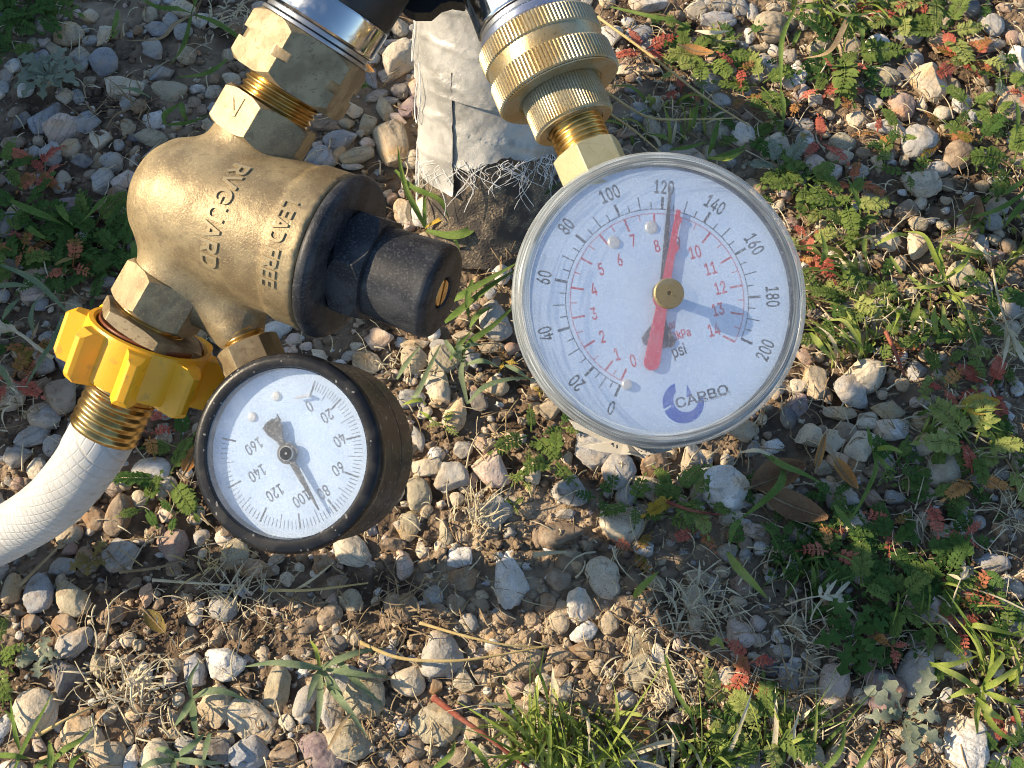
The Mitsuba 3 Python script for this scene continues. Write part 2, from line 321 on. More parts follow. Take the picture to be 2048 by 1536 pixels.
# inlet hexagon, thread, union nut
mi_ = frame(P1, U, QU)
ih = add(reg + '__inlet_hexagon', hexagon(12.0, -4.6, 4.6, 0.07, 1.2, 9.2), 'cast_brass', mi_, 25)
arrow = extr(sg.Polygon([(0, 2.2), (0.8, 2.2), (2.0, -0.9), (3.2, 2.2), (4.0, 2.2), (2.5, -2.0), (1.5, -2.0)]), 0.35)
arrow = at2(arrow, -2.0, 0, 20)
af = 12.0 * math.cos(math.pi / 6); an = 0.07 - math.pi / 6
mrot = np.eye(4); mrot[:3, 0] = [-math.sin(an), math.cos(an), 0]; mrot[:3, 1] = [0, 0, 1]; mrot[:3, 2] = [math.cos(an), math.sin(an), 0]; mrot[:3, 3] = mrot[:3, 2] * (af - 0.1)
add(ih + '__flow_arrow', arrow, 'cast_brass', mi_ @ mrot, 30)
add(reg + '__inlet_thread', thread(8.9, 1.5, 3.0, 10.5), 'bright_brass', mi_, 40)
add(reg + '__union_nut', hexagon(14.6, 9.6, 22.4, -0.06, 1.8, 9.6, (13.5, 14.6, 16.9)), 'machined_brass', mi_, 25)
# outlet hexagon, nipple, flange
mo = frame(P2, -U, QU)
add(reg + '__outlet_hexagon', hexagon(11.0, -5.0, 4.6, 0.12, 1.2), 'cast_brass', mo, 25)
add(reg + '__outlet_thread', thread(8.6, 1.4, 4.4, 9.0), 'bright_brass', mo, 40)
MF = frame(C(305, 657, 286), -U, QU)
add(reg + '__outlet_flange', hexagon(13.2, -1.4, 1.8, math.pi / 6 + 0.05, 0.7), 'machined_brass', MF, 25)
# ---- hose with its yellow nut
O = unit((-0.40, 0.89, 0.23))
hose = thing('water_hose', 'white reinforced drinking-water hose with yellow gripper nut and ribbed brass ferrule', 'hose')
mn = frame(C(300, 674, 287), O, QU)
add(hose + '__gasket', lathe(rounded(12.2, -1.6, 3.0, 0.3)), P((0.16, 0.045, 0.015), 0.4), mn)
wall = man(lathe([(12.7, -0.6), (13.4, -1.1), (14.4, -0.9), (14.7, 0), (14.9, 10.0), (14.6, 11.0), (13.5, 11.3), (9, 11.3), (9, 9), (12.6, 8.4), (12.7, -0.6)], 96))
ears = m3.Manifold()
for k in range(8):
    a = math.radians(-13 + 45 * k)
    cs = m3.CrossSection([[[11.8, -3.0], [14.2, -2.8], [18.4, -1.5], [19.2, -0.8], [19.2, 0.8], [18.4, 1.5], [14.2, 2.8], [11.8, 3.0]]]).offset(-.3, m3.JoinType.Round).offset(.3, m3.JoinType.Round, circular_segments=20)
    e = m3.Manifold.extrude(cs, 12.2).translate((0, 0, -0.3))
    e = e ^ man(lathe([(0, -0.3), (17.2, -0.3), (19.3, 1.4), (19.3, 10.2), (17.8, 11.9), (0, 11.9)], 96))
    ears = ears + e.rotate((0, 0, math.degrees(a)))
ears = ears - m3.Manifold.cylinder(30, 12.7, 12.7, 72).translate((0, 0, -9))
nut = add(hose + '__gripper_nut', tri(wall + ears), 'yellow_plastic', mn, 30)
labels[nut] = {'label': 'bright yellow plastic nut with finger ears'}
mf = frame(C(251, 775, 289.5), unit(C(197, 884, 292) - C(251, 775, 289.5)), QU)
fl = 12.9
def rib(th, z):
    t = (z / 2.1) % 1.0
    return 7.9 + 0.42 * np.sin(np.pi * np.clip(t, 0, 1)) ** 1.5 * (z > 1) - 0.5 * np.clip((z - (fl - .5)) / .5, 0, 1)
add(hose + '__ferrule', tubegrid(rib, np.linspace(0, fl, 80), 80), 'bright_brass', mf, 50)
hp = spline([C(211, 855, 291.2), C(196, 886, 292.4), C(159, 945, 299), C(102, 1008, 313), C(36, 1053, 328), C(-40, 1090, 340), C(-170, 1130, 344), C(-480, 1165, 343), C(-1100, 1150, 343)], 120)
hw = np.array([world(c) for c in hp]); n = 40
ht = tube(hw, np.where(np.arange(120) < 22, .0077, .0075), n, caps=False)
L = np.concatenate([[0], np.cumsum(np.linalg.norm(np.diff(hw, axis=0), axis=1))])
uv = np.stack(np.broadcast_arrays((np.arange(n) / n)[None], L[:, None]), -1).reshape(-1, 2)
hk = numbered(hose + '__tube'); scene[hk] = mikit.ply(ht, 'white_hose', smooth=True, uv=uv)
# ---- small gauge
N2 = unit((-0.225, -0.03, -0.974)); GC = C(587, 906, 272)
mg = frame(GC, N2, (1, 0, 0)); mg[:3, :3] = mg[:3, :3] @ np.diag([1, 1, 1])
# local y must run up the picture
g2 = thing('pressure_gauge', 'small black-cased pressure gauge with a dial reading to 160, below the regulator', 'gauge', 'pressure gauges')
MGC = mg; mg = mg @ trimesh.transformations.translation_matrix([0, 0, 1.5])
add(g2 + '__case', lathe([(0, -22.5), (19.5, -22.5), (20.6, -21.6), (21.0, -20.3), (21.05, -12.2), (20.85, -12.0), (21.05, -11.8), (21.1, -0.8), (21.6, 0.2), (22.0, 2.8), (21.8, 4.2), (21.2, 4.9), (20.2, 5.2), (19.0, 5.0), (18.6, 4.4), (18.6, -0.4), (0, -0.4)], 128), 'black_enamel', MGC, 40)
d2 = add(g2 + '__dial', lathe([(0, -0.3), (18.5, -0.3), (18.5, 0), (0, 0)], 96), 'dial_white', mg, 30)
Z3 = 0.0315
def q3(x, y): return ((x - 757) * Z3 / 0.945, -(y - 792) * Z3)
maj = {0: (915, 330), 20: (1085, 440), 40: (1205, 680), 60: (1190, 940), 80: (1052, 1150), 100: (820, 1245), 120: (588, 1175), 140: (430, 975), 160: (388, 715)}
ang = []
for k in sorted(maj):
    x, y = q3(*maj[k]); ang.append(math.degrees(math.atan2(y, x)))
ang = np.degrees(np.unwrap(np.radians(ang)))
marks = []
for k in range(81):
    v = k * 2; a = math.radians(np.interp(v, range(0, 161, 20), ang))
    big, mid = v % 20 == 0, v % 10 == 0
    r0, r1, w = (13.2, 16.6, 0.42) if big else (13.4, 16.6, 0.17) if mid else (14.7, 16.6, 0.15)
    marks.append(bar(r0 * math.cos(a), r0 * math.sin(a), r1 * math.cos(a), r1 * math.sin(a), w))
TXT2 = math.degrees(math.atan2(-0.52, -0.82))
for s, x, y in (('0', 888, 468), ('20', 1010, 535), ('40', 1100, 700), ('60', 1090, 900), ('80', 990, 1060), ('100', 835, 1108), ('120', 648, 1070), ('140', 522, 935), ('160', 497, 747)):
    t = text2(s, 2.45, 0.66, True); marks.append(at2(t, *q3(x, y), TXT2))
marks.append(at2(text2('psi', 1.9, 0.75, True), *q3(650, 572), TXT2))
add(d2 + '__markings', cat(marks), 'ink_black', mg, False)
labels[d2 + '__markings'] = {'label': 'black printed ticks and numerals 0 to 160 psi'}
nd = math.degrees(math.atan2(*q3(975, 1175)[::-1]))
needle = sg.Polygon([(0, 0.75), (6, 0.62), (14.2, 0.12), (14.2, -0.12), (6, -0.62), (0, -0.75), (-3.4, -0.8), (-5.6, -1.9), (-7.6, -2.2), (-8.3, -0.8), (-8.3, 0.8), (-7.6, 2.2), (-5.6, 1.9), (-3.4, 0.8)]).union(sg.Point(0, 0).buffer(2.35))
add(g2 + '__needle', at2(extr(needle, 0.35), 0, 0, nd, 1.5), 'needle_black', mg, False)
add(g2 + '__hub', lathe([(0, 0.1), (1.0, 0.1), (1.0, 1.4), (1.55, 1.6), (1.6, 2.5), (1.4, 2.75), (0.25, 2.75), (0.2, 2.5), (0, 2.5)], 40), 'screw_metal', mg, 30)
def screw(x, y, r=1.0, turn=0):
    h = man(lathe([(0, 0), (r, 0), (r, .25), (r * .75, .6), (0, .75)], 28))
    h = h - m3.Manifold.cube((r * 1.3, r * .3, .5), True).rotate((0, 0, turn)).translate((0, 0, .75)) - m3.Manifold.cube((r * .3, r * 1.3, .5), True).rotate((0, 0, turn)).translate((0, 0, .75))
    t = tri(h); t.apply_translation([x, y, 0]); return t
for x, y in ((657, 397), (488, 541)): add(g2 + '__dial_screw', screw(*q3(x, y), 1.1, 20), 'screw_metal', mg, 30)
add(g2 + '__stop_pin', cat([tube([(*q3(895, 395), 0), (*q3(895, 395), 1.6)], 0.35, 10), tube([(*q3(895, 395), 1.4), (*q3(805, 410), 1.4)], 0.28, 8)]), 'screw_metal', mg, 30)
add(g2 + '__lens', lathe([(0, 4.3), (18.55, 4.3)], 96), 'clear_pane', MGC, True)
gs = C(500, 700, 281.5); SD = unit((C(587, 906, 281.5) - C(478, 655, 283)))
ms = frame(C(478, 655, 283), SD, QU)
add(g2 + '__stem_thread', thread(4.9, 1.1, -2.5, 4.2, 0.45), 'bright_brass', ms, 40)
add(g2 + '__stem_hexagon', hexagon(7.4, 4.0, 12.0, 0.4, 0.6), 'machined_brass', ms, 25)
# ---- large gauge
KR = 0.88                                           # the large gauge and its coupling stand nearer to the camera
N1 = unit((0.085, -0.05, -0.99)); GL = C(1315, 602, 291 * KR)
ml = frame(GL, N1, (1, 0, 0), KR * 1.022)
g1 = thing('pressure_gauge', 'large round pressure gauge with pale blue dial, red pointer and scuffed clear lens', 'gauge', 'pressure gauges')
add(g1 + '__case', lathe([(0, -15), (28, -15), (31, -13.5), (32.6, -10.5), (33.5, -1.0), (33.6, 0.6), (33.0, 1.0), (31.2, 1.0), (31.2, -0.5), (0, -0.5)], 144), 'black_enamel', ml, 40)
d1 = add(g1 + '__dial', lathe([(0, -0.4), (31.1, -0.4), (31.1, 0), (0, 0)], 128), 'dial_white', ml, 30)
Z4 = 0.4102 / (F / 291)
def q4(x, y): return ((x - 737) * Z4, -(y - 764) * Z4)
tk = {0: (535, 1210), 20: (405, 1105), 40: (280, 905), 60: (268, 672), 80: (360, 465), 100: (540, 325), 120: (763, 290), 140: (980, 360), 160: (1140, 522), 180: (1215, 740), 200: (1183, 960)}
ang1 = []
for k in sorted(tk):
    x, y = q4(*tk[k]); ang1.append(math.degrees(math.atan2(y, x)))
ang1 = np.degrees(np.unwrap(np.radians(ang1)))
AR = 442 * Z4; ARR = 420 * Z4
bk, rd = [], []
for k in range(41):
    v = k * 5; a = math.radians(np.interp(v, range(0, 201, 20), ang1))
    L_, w = (60 * Z4, 0.62) if v % 20 == 0 else (62 * Z4, 0.24) if v % 10 == 0 else (34 * Z4, 0.26)
    bk.append(bar(AR * math.cos(a), AR * math.sin(a), (AR + L_) * math.cos(a), (AR + L_) * math.sin(a), w))
bk.append(arcband(AR, 0.2, ang1[0], ang1[-1]))
rpos = {0: (575, 1110), 1: (497, 1080), 2: (395, 980), 3: (330, 850), 4: (325, 705), 5: (365, 560), 6: (460, 452), 7: (580, 380), 8: (722, 350), 9: (852, 362), 10: (985, 445), 11: (1085, 555), 12: (1148, 685), 13: (1155, 826), 14: (1118, 962)}
angr = []
for k in sorted(rpos):
    x, y = q4(*rpos[k]); angr.append(math.degrees(math.atan2(y, x)))
angr = np.degrees(np.unwrap(np.radians(angr)))
for k in range(29):
    a = math.radians(np.interp(k / 2, range(15), angr)); L_, w = (62 * Z4, 0.46) if k % 2 == 0 else (32 * Z4, 0.2)
    rd.append(bar(ARR * math.cos(a), ARR * math.sin(a), (ARR - L_) * math.cos(a), (ARR - L_) * math.sin(a), w))
rd.append(arcband(ARR, 0.17, angr[0], angr[-1]))
for s, x, y, turn in (('0', 512, 1275, -20), ('20', 347, 1157, None), ('40', 200, 925, None), ('60', 192, 657, None), ('80', 298, 412, None), ('100', 508, 253, None), ('120', 772, 216, None), ('140', 1020, 296, None), ('160', 1211, 485, None), ('180', 1298, 738, None), ('200', 1258, 995, 66)):
    X, Y = q4(x, y)
    if turn is None: turn = math.degrees(math.atan2(Y, X)) - 90
    bk.append(at2(text2(s, 3.05, 0.62, True), X, Y, turn))
bk.append(at2(text2('psi', 2.6, 0.72, True), *q4(840, 1006), 19))
for s, x, y in (('0', 617, 1050), ('1', 540, 1020), ('2', 470, 937), ('3', 430, 828), ('4', 430, 712), ('5', 465, 615), ('6', 555, 570), ('7', 620, 475), ('8', 735, 500), ('9', 838, 482), ('10', 920, 527), ('11', 995, 605), ('12', 1042, 698), ('13', 1030, 802), ('14', 1010, 900)):
    rd.append(at2(text2(s, 2.75, 0.62, True), *q4(x, y), 15))
rd.append(at2(text2('bar', 1.9, 0.75, True), *q4(795, 880), 17)); rd.append(at2(text2('100kPa', 1.9, 0.75, True), *q4(825, 930), 17))
add(d1 + '__black_markings', cat(bk), 'ink_black', ml, False); labels[d1 + '__black_markings'] = {'label': 'black psi scale with numerals 0 to 200'}
add(d1 + '__red_markings', cat(rd), 'ink_red', ml, False); labels[d1 + '__red_markings'] = {'label': 'red inner scale with numerals 0 to 14'}
em = sg.Point(0, 0).buffer(100 * Z4).difference(sg.Point(14 * Z4, 12 * Z4).buffer(60 * Z4))
em = em.difference(sg.Polygon([(0, 0), (-10, 130), (60, 160), (140, 60), (105, -10)] ) if False else affinity.scale(sg.Polygon([(-28, 30), (-28, 130), (60, 150), (140, 90), (120, 18), (40, 10)]), Z4, Z4, origin=(0, 0)))
em = em.difference(affinity.scale(sg.Polygon([(-110, -22), (-60, -4), (-60, -12), (-110, -34)]), Z4, Z4, origin=(0, 0))).union(affinity.scale(sg.Polygon([(18, 20), (30, 85), (48, 30)]), Z4, Z4, origin=(0, 0)))
ex, ey = q4(858, 1248)
add(d1 + '__emblem', at2(extr(em, 0.05), ex, ey, 8), 'ink_blue', ml, False); labels[d1 + '__emblem'] = {'label': 'blue open ring emblem printed on the dial'}
wm = [at2(text2('CARBO', 2.2, 1.25, True), *q4(948, 1218), 16, 0.05), at2(text2('INSTRUMENTS', 0.85, 0.85), *q4(1015, 1222), 17, 0.05)]
add(d1 + '__wordmark', cat(wm), 'ink_black', ml, False); labels[d1 + '__wordmark'] = {'label': 'dark maker lettering across the blue emblem'}
for x, y in ((708, 412), (527, 487)): add(g1 + '__dial_screw', screw(*q4(x, y), 1.5, 30), 'screw_metal', ml, 30)
add(g1 + '__stop_pin', lathe([(0, 0), (1.2, 0), (1.2, .8), (.9, 1.1), (0, 1.2)], 28), 'screw_metal', ml @ trimesh.transformations.translation_matrix([*q4(585, 1165), 0]), 30)
def aim(a, b): return math.degrees(math.atan2(-(b[1] - a[1]), b[0] - a[0]))
iml = np.linalg.inv(ml)
def onz(x, y, h):                                   # gauge-local point on the plane z = h that shows at (x, y) of the dial close-up
    o = (iml @ np.append(CAM, 1))[:3]; d = iml[:3, :3] @ (world(C(1010 + x * .4102, 290 + y * .4102, 250)) - CAM); t = (h - o[2]) / d[2]; return (o + t * d)[:2]
na = aim((745, 960), (808, 200)); nb = onz(766, 722, 0.4)
nl = sg.Polygon([(0, .75), (15, .52), (24.9, .2), (24.9, -.2), (15, -.52), (0, -.75), (-4, -.9), (-7, -1.6), (-10.8, -4.0), (-12.2, -3.4), (-12.8, 0), (-12.2, 3.4), (-10.8, 4.0), (-7, 1.6), (-4, .9)]).union(sg.Point(0, 0).buffer(2.4))
add(g1 + '__needle', at2(extr(nl, 0.2), *nb, na, 0.35), 'needle_black', ml, False)
r0_, r1_ = onz(717, 1050, 0.9), onz(845, 318, 0.9); ra = math.degrees(math.atan2(r1_[1] - r0_[1], r1_[0] - r0_[0])); rc_ = r0_ + unit(r1_ - r0_) * 14.4; rl_ = float(np.linalg.norm(r1_ - rc_)) / 20.3
rp = affinity.scale(sg.Polygon([(0, 1.15), (-14, 1.85), (-14, -1.85), (0, -1.15), (10.5, -.95), (11.2, -1.5), (12.2, -1.5), (12.6, -.8), (17.2, -.62), (17.6, -1.2), (18.4, -1.2), (18.8, -.55), (20.3, -.5), (20.3, .5), (0, .95)]), 1, 1, origin=(0, 0)).union(sg.Point(-14.4, 0).buffer(1.85)).union(sg.Point(0, 0).buffer(2.3))
hx, hy = q4(792, 728)
add(g1 + '__red_pointer', at2(extr(affinity.scale(rp, rl_, 1, origin=(0, 0)), 0.35), *rc_, ra, 0.85), 'pointer_red', ml, 30)
labels[g1 + '__red_pointer'] = {'label': 'red plastic pointer set by hand over the black needle'}
hubm = ml @ trimesh.transformations.translation_matrix([*onz(802, 722, 7.7), 0])
add(g1 + '__brass_hub', lathe([(0, 1.0), (1.2, 1.0), (1.2, 5.9), (3.3, 6.0), (3.45, 6.3), (3.45, 7.3), (3.2, 7.6), (0.5, 7.7), (0.4, 7.2), (0, 7.2)], 56), 'dull_brass', hubm, 30)
zr = np.array([(33.4, 1.1), (33.9, 1.6), (34.0, 3.6), (33.8, 5.6), (33.4, 7.0), (32.8, 7.9), (32.2, 8.45), (31.6, 8.7), (31.0, 8.8), (30.2, 8.75)]) * [1, .68]
n = 180; av = np.arange(n + 1) * 2 * np.pi / n
rv = np.stack([zr[:, 0, None] * np.cos(av), zr[:, 0, None] * np.sin(av), np.repeat(zr[:, 1, None], n + 1, 1)], -1).reshape(-1, 3)
i, j = np.meshgrid(np.arange(len(zr) - 1), np.arange(n), indexing='ij'); w_ = n + 1
q = np.stack([i * w_ + j, i * w_ + j + 1, (i + 1) * w_ + j + 1, (i + 1) * w_ + j], -1).reshape(-1, 4)
rl = np.concatenate([[0], np.cumsum(np.linalg.norm(np.diff(zr, axis=0), axis=1))]) / 12
ruv = np.stack(np.broadcast_arrays((av / 2 / np.pi)[None], rl[:, None]), -1).reshape(-1, 2)
rmesh = put(trimesh.Trimesh(rv, np.vstack([q[:, [0, 1, 2]], q[:, [0, 2, 3]]]), process=False), ml)
rk = numbered(g1 + '__lens_rim'); scene[rk] = mikit.ply(rmesh, 'scuffed_clear', smooth=True, uv=ruv)
labels[rk] = {'label': 'scuffed and cloudy raised rim of the clear lens'}
add(g1 + '__lens', lathe([(0, 5.95), (30.2, 5.95)], 128), 'clear_pane', ml, True)
# stem of the large gauge
V0, V1 = C(1073, 73, 307 * KR), C(1181, 325, 301 * KR)
VD = unit(V1 - V0); VD = unit((VD[0], VD[1], -0.18))
mv = frame(V0, VD, QU, KR)
def along(px, py):            # distance in mm along the coupling's axis for a photo point
    c = C(px, py, 304); return (c - V0) @ VD
add(g1 + '__stem_thread', thread(6.9, 1.3, 25, 33.0, 0.6), 'bright_brass', mv, 40)
add(g1 + '__stem_hexagon', hexagon(9.0, 32.4, 44, 0.28, 0.8), 'greenish_brass', mv, 25)
# torn sticker hanging from the back of the large gauge
lab = thing('torn_sticker', 'torn white paper sticker peeling off under the large gauge', 'sticker')
def sheet(px, d, thick=0.25):
    v = np.array([world(C(x, y, dd * KR)) for (x, y), dd in zip(px, d)]); return v
pp = [(1136, 838), (1150, 858), (1175, 868), (1208, 885), (1155, 887), (1160, 893), (1200, 903), (1240, 909), (1262, 909), (1285, 916), (1292, 917), (1292, 911), (1320, 906), (1346, 900), (1330, 888), (1250, 880), (1190, 862)]
dd = [302, 301, 300.5, 300, 296, 295, 294, 294, 294, 295, 296, 297, 299, 300, 302, 302, 302]
v = sheet(pp, dd); poly = sg.Polygon(pp); _, f = trimesh.creation.triangulate_polygon(poly.buffer(0), engine='earcut')
vv2, f = trimesh.creation.triangulate_polygon(poly, engine='earcut')
idx = [int(np.argmin([abs(a[0] - x) + abs(a[1] - y) for a in pp])) for x, y in vv2]
f = np.array([[idx[a] for a in t] for t in f]); nn = R @ np.array([0, -0.2, 0.98]) * 0.00025
st = trimesh.Trimesh(np.vstack([v, v + nn]), np.vstack([f, f[:, ::-1] + len(v)] + [[[a, (a + 1) % len(v), (a + 1) % len(v) + len(v)], [a, (a + 1) % len(v) + len(v), a + len(v)]] for a in range(len(v))]), process=False)
add(lab + '__paper', st, 'paper_label', smooth=False)
pr_ = []
rs = random.Random(5)
for x, y, k in ((1225, 889, 2), (1236, 893, 2), (1275, 901, 1), (1284, 902, 1), (1292, 903, 1), (1300, 903, 1), (1312, 902, 1)):
    for _ in range(2 * k):
        b = trimesh.creation.box([0.55 * rs.uniform(.5, 1), 0.18 * k, 0.1]); b = at2(b, rs.uniform(-.3, .3), rs.uniform(-.3, .3), rs.uniform(0, 180))
        pr_.append(put(b, frame(C(x, y, (293.4 if x < 1250 else 294.2) * KR), (0, -.2, -.98), (1, 0, 0), KR)))
add(lab + '__print', cat(pr_), 'ink_black', smooth=False)
# ---- quick coupling between the splitter and the large gauge
cp = thing('brass_coupling', 'knurled brass swivel coupling above the large gauge', 'coupling')
add(cp + '__upper_knurl', knurl(15.5, 0, 5.2, 100), 'dull_brass', mv, 30)
add(cp + '__band', lathe([(0, 5.0), (14.9, 5.0), (14.9, 9.2), (0, 9.2)], 96), 'dull_brass', mv, 30)
add(cp + '__lower_knurl', knurl(15.8, 9.0, 15.6, 100), 'dull_brass', mv, 30)
add(cp + '__end_ring', lathe([(10.6, 15.0), (14.8, 15.45), (15.1, 15.75), (14.9, 15.95), (11.0, 16.05), (10.6, 15.8), (10.6, 15.0)], 96), 'dull_brass', mv, 30)
add(cp + '__inner_sleeve', knurl(10.2, 14.5, 25.2, 84, 0.28), 'dull_brass', mv, 30)
add(cp + '__sleeve_end', lathe([(7.2, 25.0), (9.6, 25.05), (9.5, 25.5), (7.4, 25.5), (7.2, 25.0)], 72), 'dull_brass', mv, 30)
# ---- the two-way splitter at the top of the frame
sp = thing('hose_splitter', 'black two-way hose splitter with chrome connectors at the top edge', 'hose splitter')
add(sp + '__chrome_collar', lathe([(11.5, 25.0), (12.9, 25.0), (13.3, 25.5), (13.4, 31.3), (13.1, 31.8), (12.6, 32.0), (0, 32.0)], 96), 'chrome', mi_, 35)
add(sp + '__washer', lathe(rounded(13.2, 22.5, 23.4, 0.2)), 'zinc', mi_, 35)
add(sp + '__washer', lathe(rounded(12.6, 23.6, 24.9, 0.3)), 'zinc', mi_, 35)
add(sp + '__sleeve', lathe([(0, 31.9), (12.9, 31.9), (13.3, 32.6), (13.6, 44), (12.5, 50), (0, 50)], 72), 'black_rubber', mi_, 40)
add(sp + '__chrome_collar', lathe([(0, -19), (12.6, -19), (13.3, -18.2), (13.5, -5.6), (13.2, -5.0), (12.6, -4.8), (11.5, -4.8)], 96), 'chrome', mv, 35)
add(sp + '__washer', lathe(rounded(13.1, -4.6, -3.0, 0.35)), 'zinc', mv, 35)
add(sp + '__washer', lathe(rounded(13.6, -2.9, -0.6, 0.5)), 'blue_steel', mv, 35)
add(sp + '__sleeve', lathe([(0, -40), (12.4, -40), (13.6, -34), (13.3, -19.6), (12.9, -18.9), (0, -18.9)], 72), 'black_rubber', mv, 40)
def ballhull(pts): return m3.Manifold.batch_hull([m3.Manifold.sphere(r, 32).translate(tuple(c)) for c, r in pts])
e1c, e2c, mid = P1 + U * 46, V0 - VD * 32, C(900, -215, 285)
top = C(983, 10, 372)
bdy = ballhull([(e1c, 12), (mid, 13)]) + ballhull([(e2c, 12), (mid, 13)]) + ballhull([(C(960, -150, 310), 9), (top, 9)]) + ballhull([(mid, 12), (C(960, -150, 310), 9)])
vb = tri(bdy); vb.vertices = CAM + (R @ vb.vertices.T).T * 1e-3
add(sp + '__body', vb, 'black_rubber', smooth=40)
hd = [(742, -60), (758, 8), (780, 30), (800, 22), (818, 38), (832, 44), (864, 44), (884, 26), (905, 20), (930, 24), (945, -60)]
hm = extr(sg.Polygon([((x - 845) / 8.1, -(y - 0) / 8.1) for x, y in hd]).difference(sg.Point((832 - 845) / 8.1, 1.0).buffer(1.0)).buffer(-.4).buffer(.4), 5.0)
hl = add(sp + '__valve_lever', hm, 'black_rubber', frame(C(845, 0, 290), (0, -0.12, -0.99), (1, 0, 0), .95), 30)
# ---- riser pipe wrapped in foam and tape
XB = C(977, 405, 0); bx, by = 977, 405
gb = ground(bx, by); cb = R.T @ (gb - CAM) * 1e3
AX = unit((0.0, -0.915, -0.40)); TOPL = 63.0
mp = frame(cb, AX, QU)
pipe = thing('riser_pipe', 'leaning riser pipe wrapped in black foam and frayed grey tape', 'pipe')
add(pipe + '__foam', tubegrid(lambda th, z: 20.6 + 0.5 * np.sin(3 * th + z * .2) + 0.3 * np.sin(7 * th - z * .4), np.linspace(-16, TOPL, 60), 80), 'black_foam', mp, 50)
def wob(th, z): return meshkit.fbm(np.stack([np.cos(th) * 2.2, np.sin(th) * 2.2, z * .09], -1), 4, 3) - .5
def tapeshell(r, z0f, z1, a0, a1, seed=0, na=160, nz=60, lap=0.0):
    a = np.linspace(a0, a1, na); t = np.linspace(0, 1, nz)
    th, tt = np.meshgrid(a, t); z0 = z0f(th); z = z0 + (z1 - z0) * tt
    edge = np.clip(np.minimum(th - a0, a1 - th) / 0.12, 0, 1)
    rr = r + 1.5 * wob(th + seed, z + seed * 7) + .55 * np.maximum(0, np.sin(3.1 * th + .55 * z + 4 * wob(th * .7, z * .6))) ** 6 + lap * (1 - edge) + 0.35 * np.exp(-(z - z0) / 2.0)
    v = np.stack([rr * np.cos(th), rr * np.sin(th), z], -1).reshape(-1, 3)
    i, j = np.meshgrid(np.arange(nz - 1), np.arange(na - 1), indexing='ij')
    q = np.stack([i * na + j, i * na + j + 1, (i + 1) * na + j + 1, (i + 1) * na + j], -1).reshape(-1, 4)
    return trimesh.Trimesh(v, np.vstack([q[:, [0, 1, 2]], q[:, [0, 2, 3]]]), process=False)
rg = np.random.default_rng(4)
jag = rg.normal(0, .35, 400)
tp = add(pipe + '__tape', tapeshell(21.6, lambda th: 17.0 + 1.6 * np.sin(th * 2.3 + .5) + .8 * np.sin(th * 7) + np.interp(th, np.linspace(-3.2, 3.2, 400), jag), TOPL + .5, -math.pi, math.pi), 'grey_tape', mp, True)
# local y of the pipe frame: A x QU -> sideways; angle 0 faces the camera
flapS = add(tp + '__flap', tapeshell(22.35, lambda th: 12.0 - 5 * (th - FA0), TOPL - 18, FA0 := -1.40, -0.48, 2.0, 50, 40, 0.0), 'grey_tape', mp, True)
labels[flapS] = {'label': 'loose darker tape end lapping down the left side'}
flap2 = add(tp + '__overlap', tapeshell(22.3, lambda th: 36 - 5 * np.sin(th + .3), TOPL + .8, -1.5, 1.55, 5.0, 120, 40, 0.3), 'grey_tape', mp, True)
th_ = []
for k in range(80):
    a = rg.uniform(-1.35, 1.45); l = rg.uniform(3, 13) * (1.3 if k % 4 == 0 else .8); z0 = 18 + rg.uniform(-1, 1); c = rg.normal(0, .2, 3)
    pts = [((21.8 + 1.2 * t + rg.uniform(0, .5)) * math.cos(a + c[0] * t + .12 * math.sin(t * 4 + k)), (21.8 + 1.2 * t) * math.sin(a + c[0] * t + .12 * math.sin(t * 4 + k)), z0 - l * t) for t in np.linspace(0, 1, 7)]
    th_.append(tube(spline(pts, 14), 0.075 + .05 * (k % 3 == 0), 5))
# two long loops on the left edge
for a, z0, l in ((-1.42, 20, 15), (-1.3, 15, 13), (-1.15, 46, 18), (-1.3, 60, 14)):
    pts = [(22.6 * math.cos(a), 22.6 * math.sin(a), z0), (23.4 * math.cos(a + .12), 23.6 * math.sin(a + .12), z0 - l * .5), (23.6 * math.cos(a - .03), 23.6 * math.sin(a - .03), z0 - l), (23.2 * math.cos(a - .22), 23.2 * math.sin(a - .22), z0 - l * .8), (22.6 * math.cos(a - .12), 22.6 * math.sin(a - .12), z0 - l * .35)]
    th_.append(tube(spline(pts, 30), 0.2, 6))
fr = add(tp + '__frayed_threads', cat(th_), 'thread_white', mp, True)
labels[fr] = {'label': 'white threads fraying from the lower tape edge', 'kind': 'stuff'}
# ================================================================ the ground
GS = 6.4                                            # photo pixels per mm on the ground, near the middle
def gpx(px, py): return F / (1000 * CAM[2] / -(R @ np.array([(px - 1024) / F, (py - 768) / F, 1.0]))[2])
def soil_h(x, y):
    p = np.stack([x, y, np.zeros_like(x)], -1)
    far = np.clip((np.hypot(x, y) - .3) / .3, 0, 1)
    fine = 1 - far
    h = 5.0e-3 * (meshkit.fbm(p * 22, 3, 1) - .5) + fine * (4.0e-3 * (meshkit.fbm(p * 110, 4, 2) - .5) + 4.5e-3 * np.abs(meshkit.fbm(p * 260, 3, 5) - .5))
    return h - 2.0e-3 + far * 0.05 * (meshkit.fbm(p * .8, 3, 9) - .5)
core = np.arange(-0.232, 0.2321, 0.00095)
grow = 0.232 + np.cumsum(0.0012 * 1.16 ** np.arange(1, 72)); grow = grow[grow < 90]
gx = np.concatenate([-grow[::-1], core, grow])
X, Y = np.meshgrid(gx, gx)
Z = soil_h(X, Y)
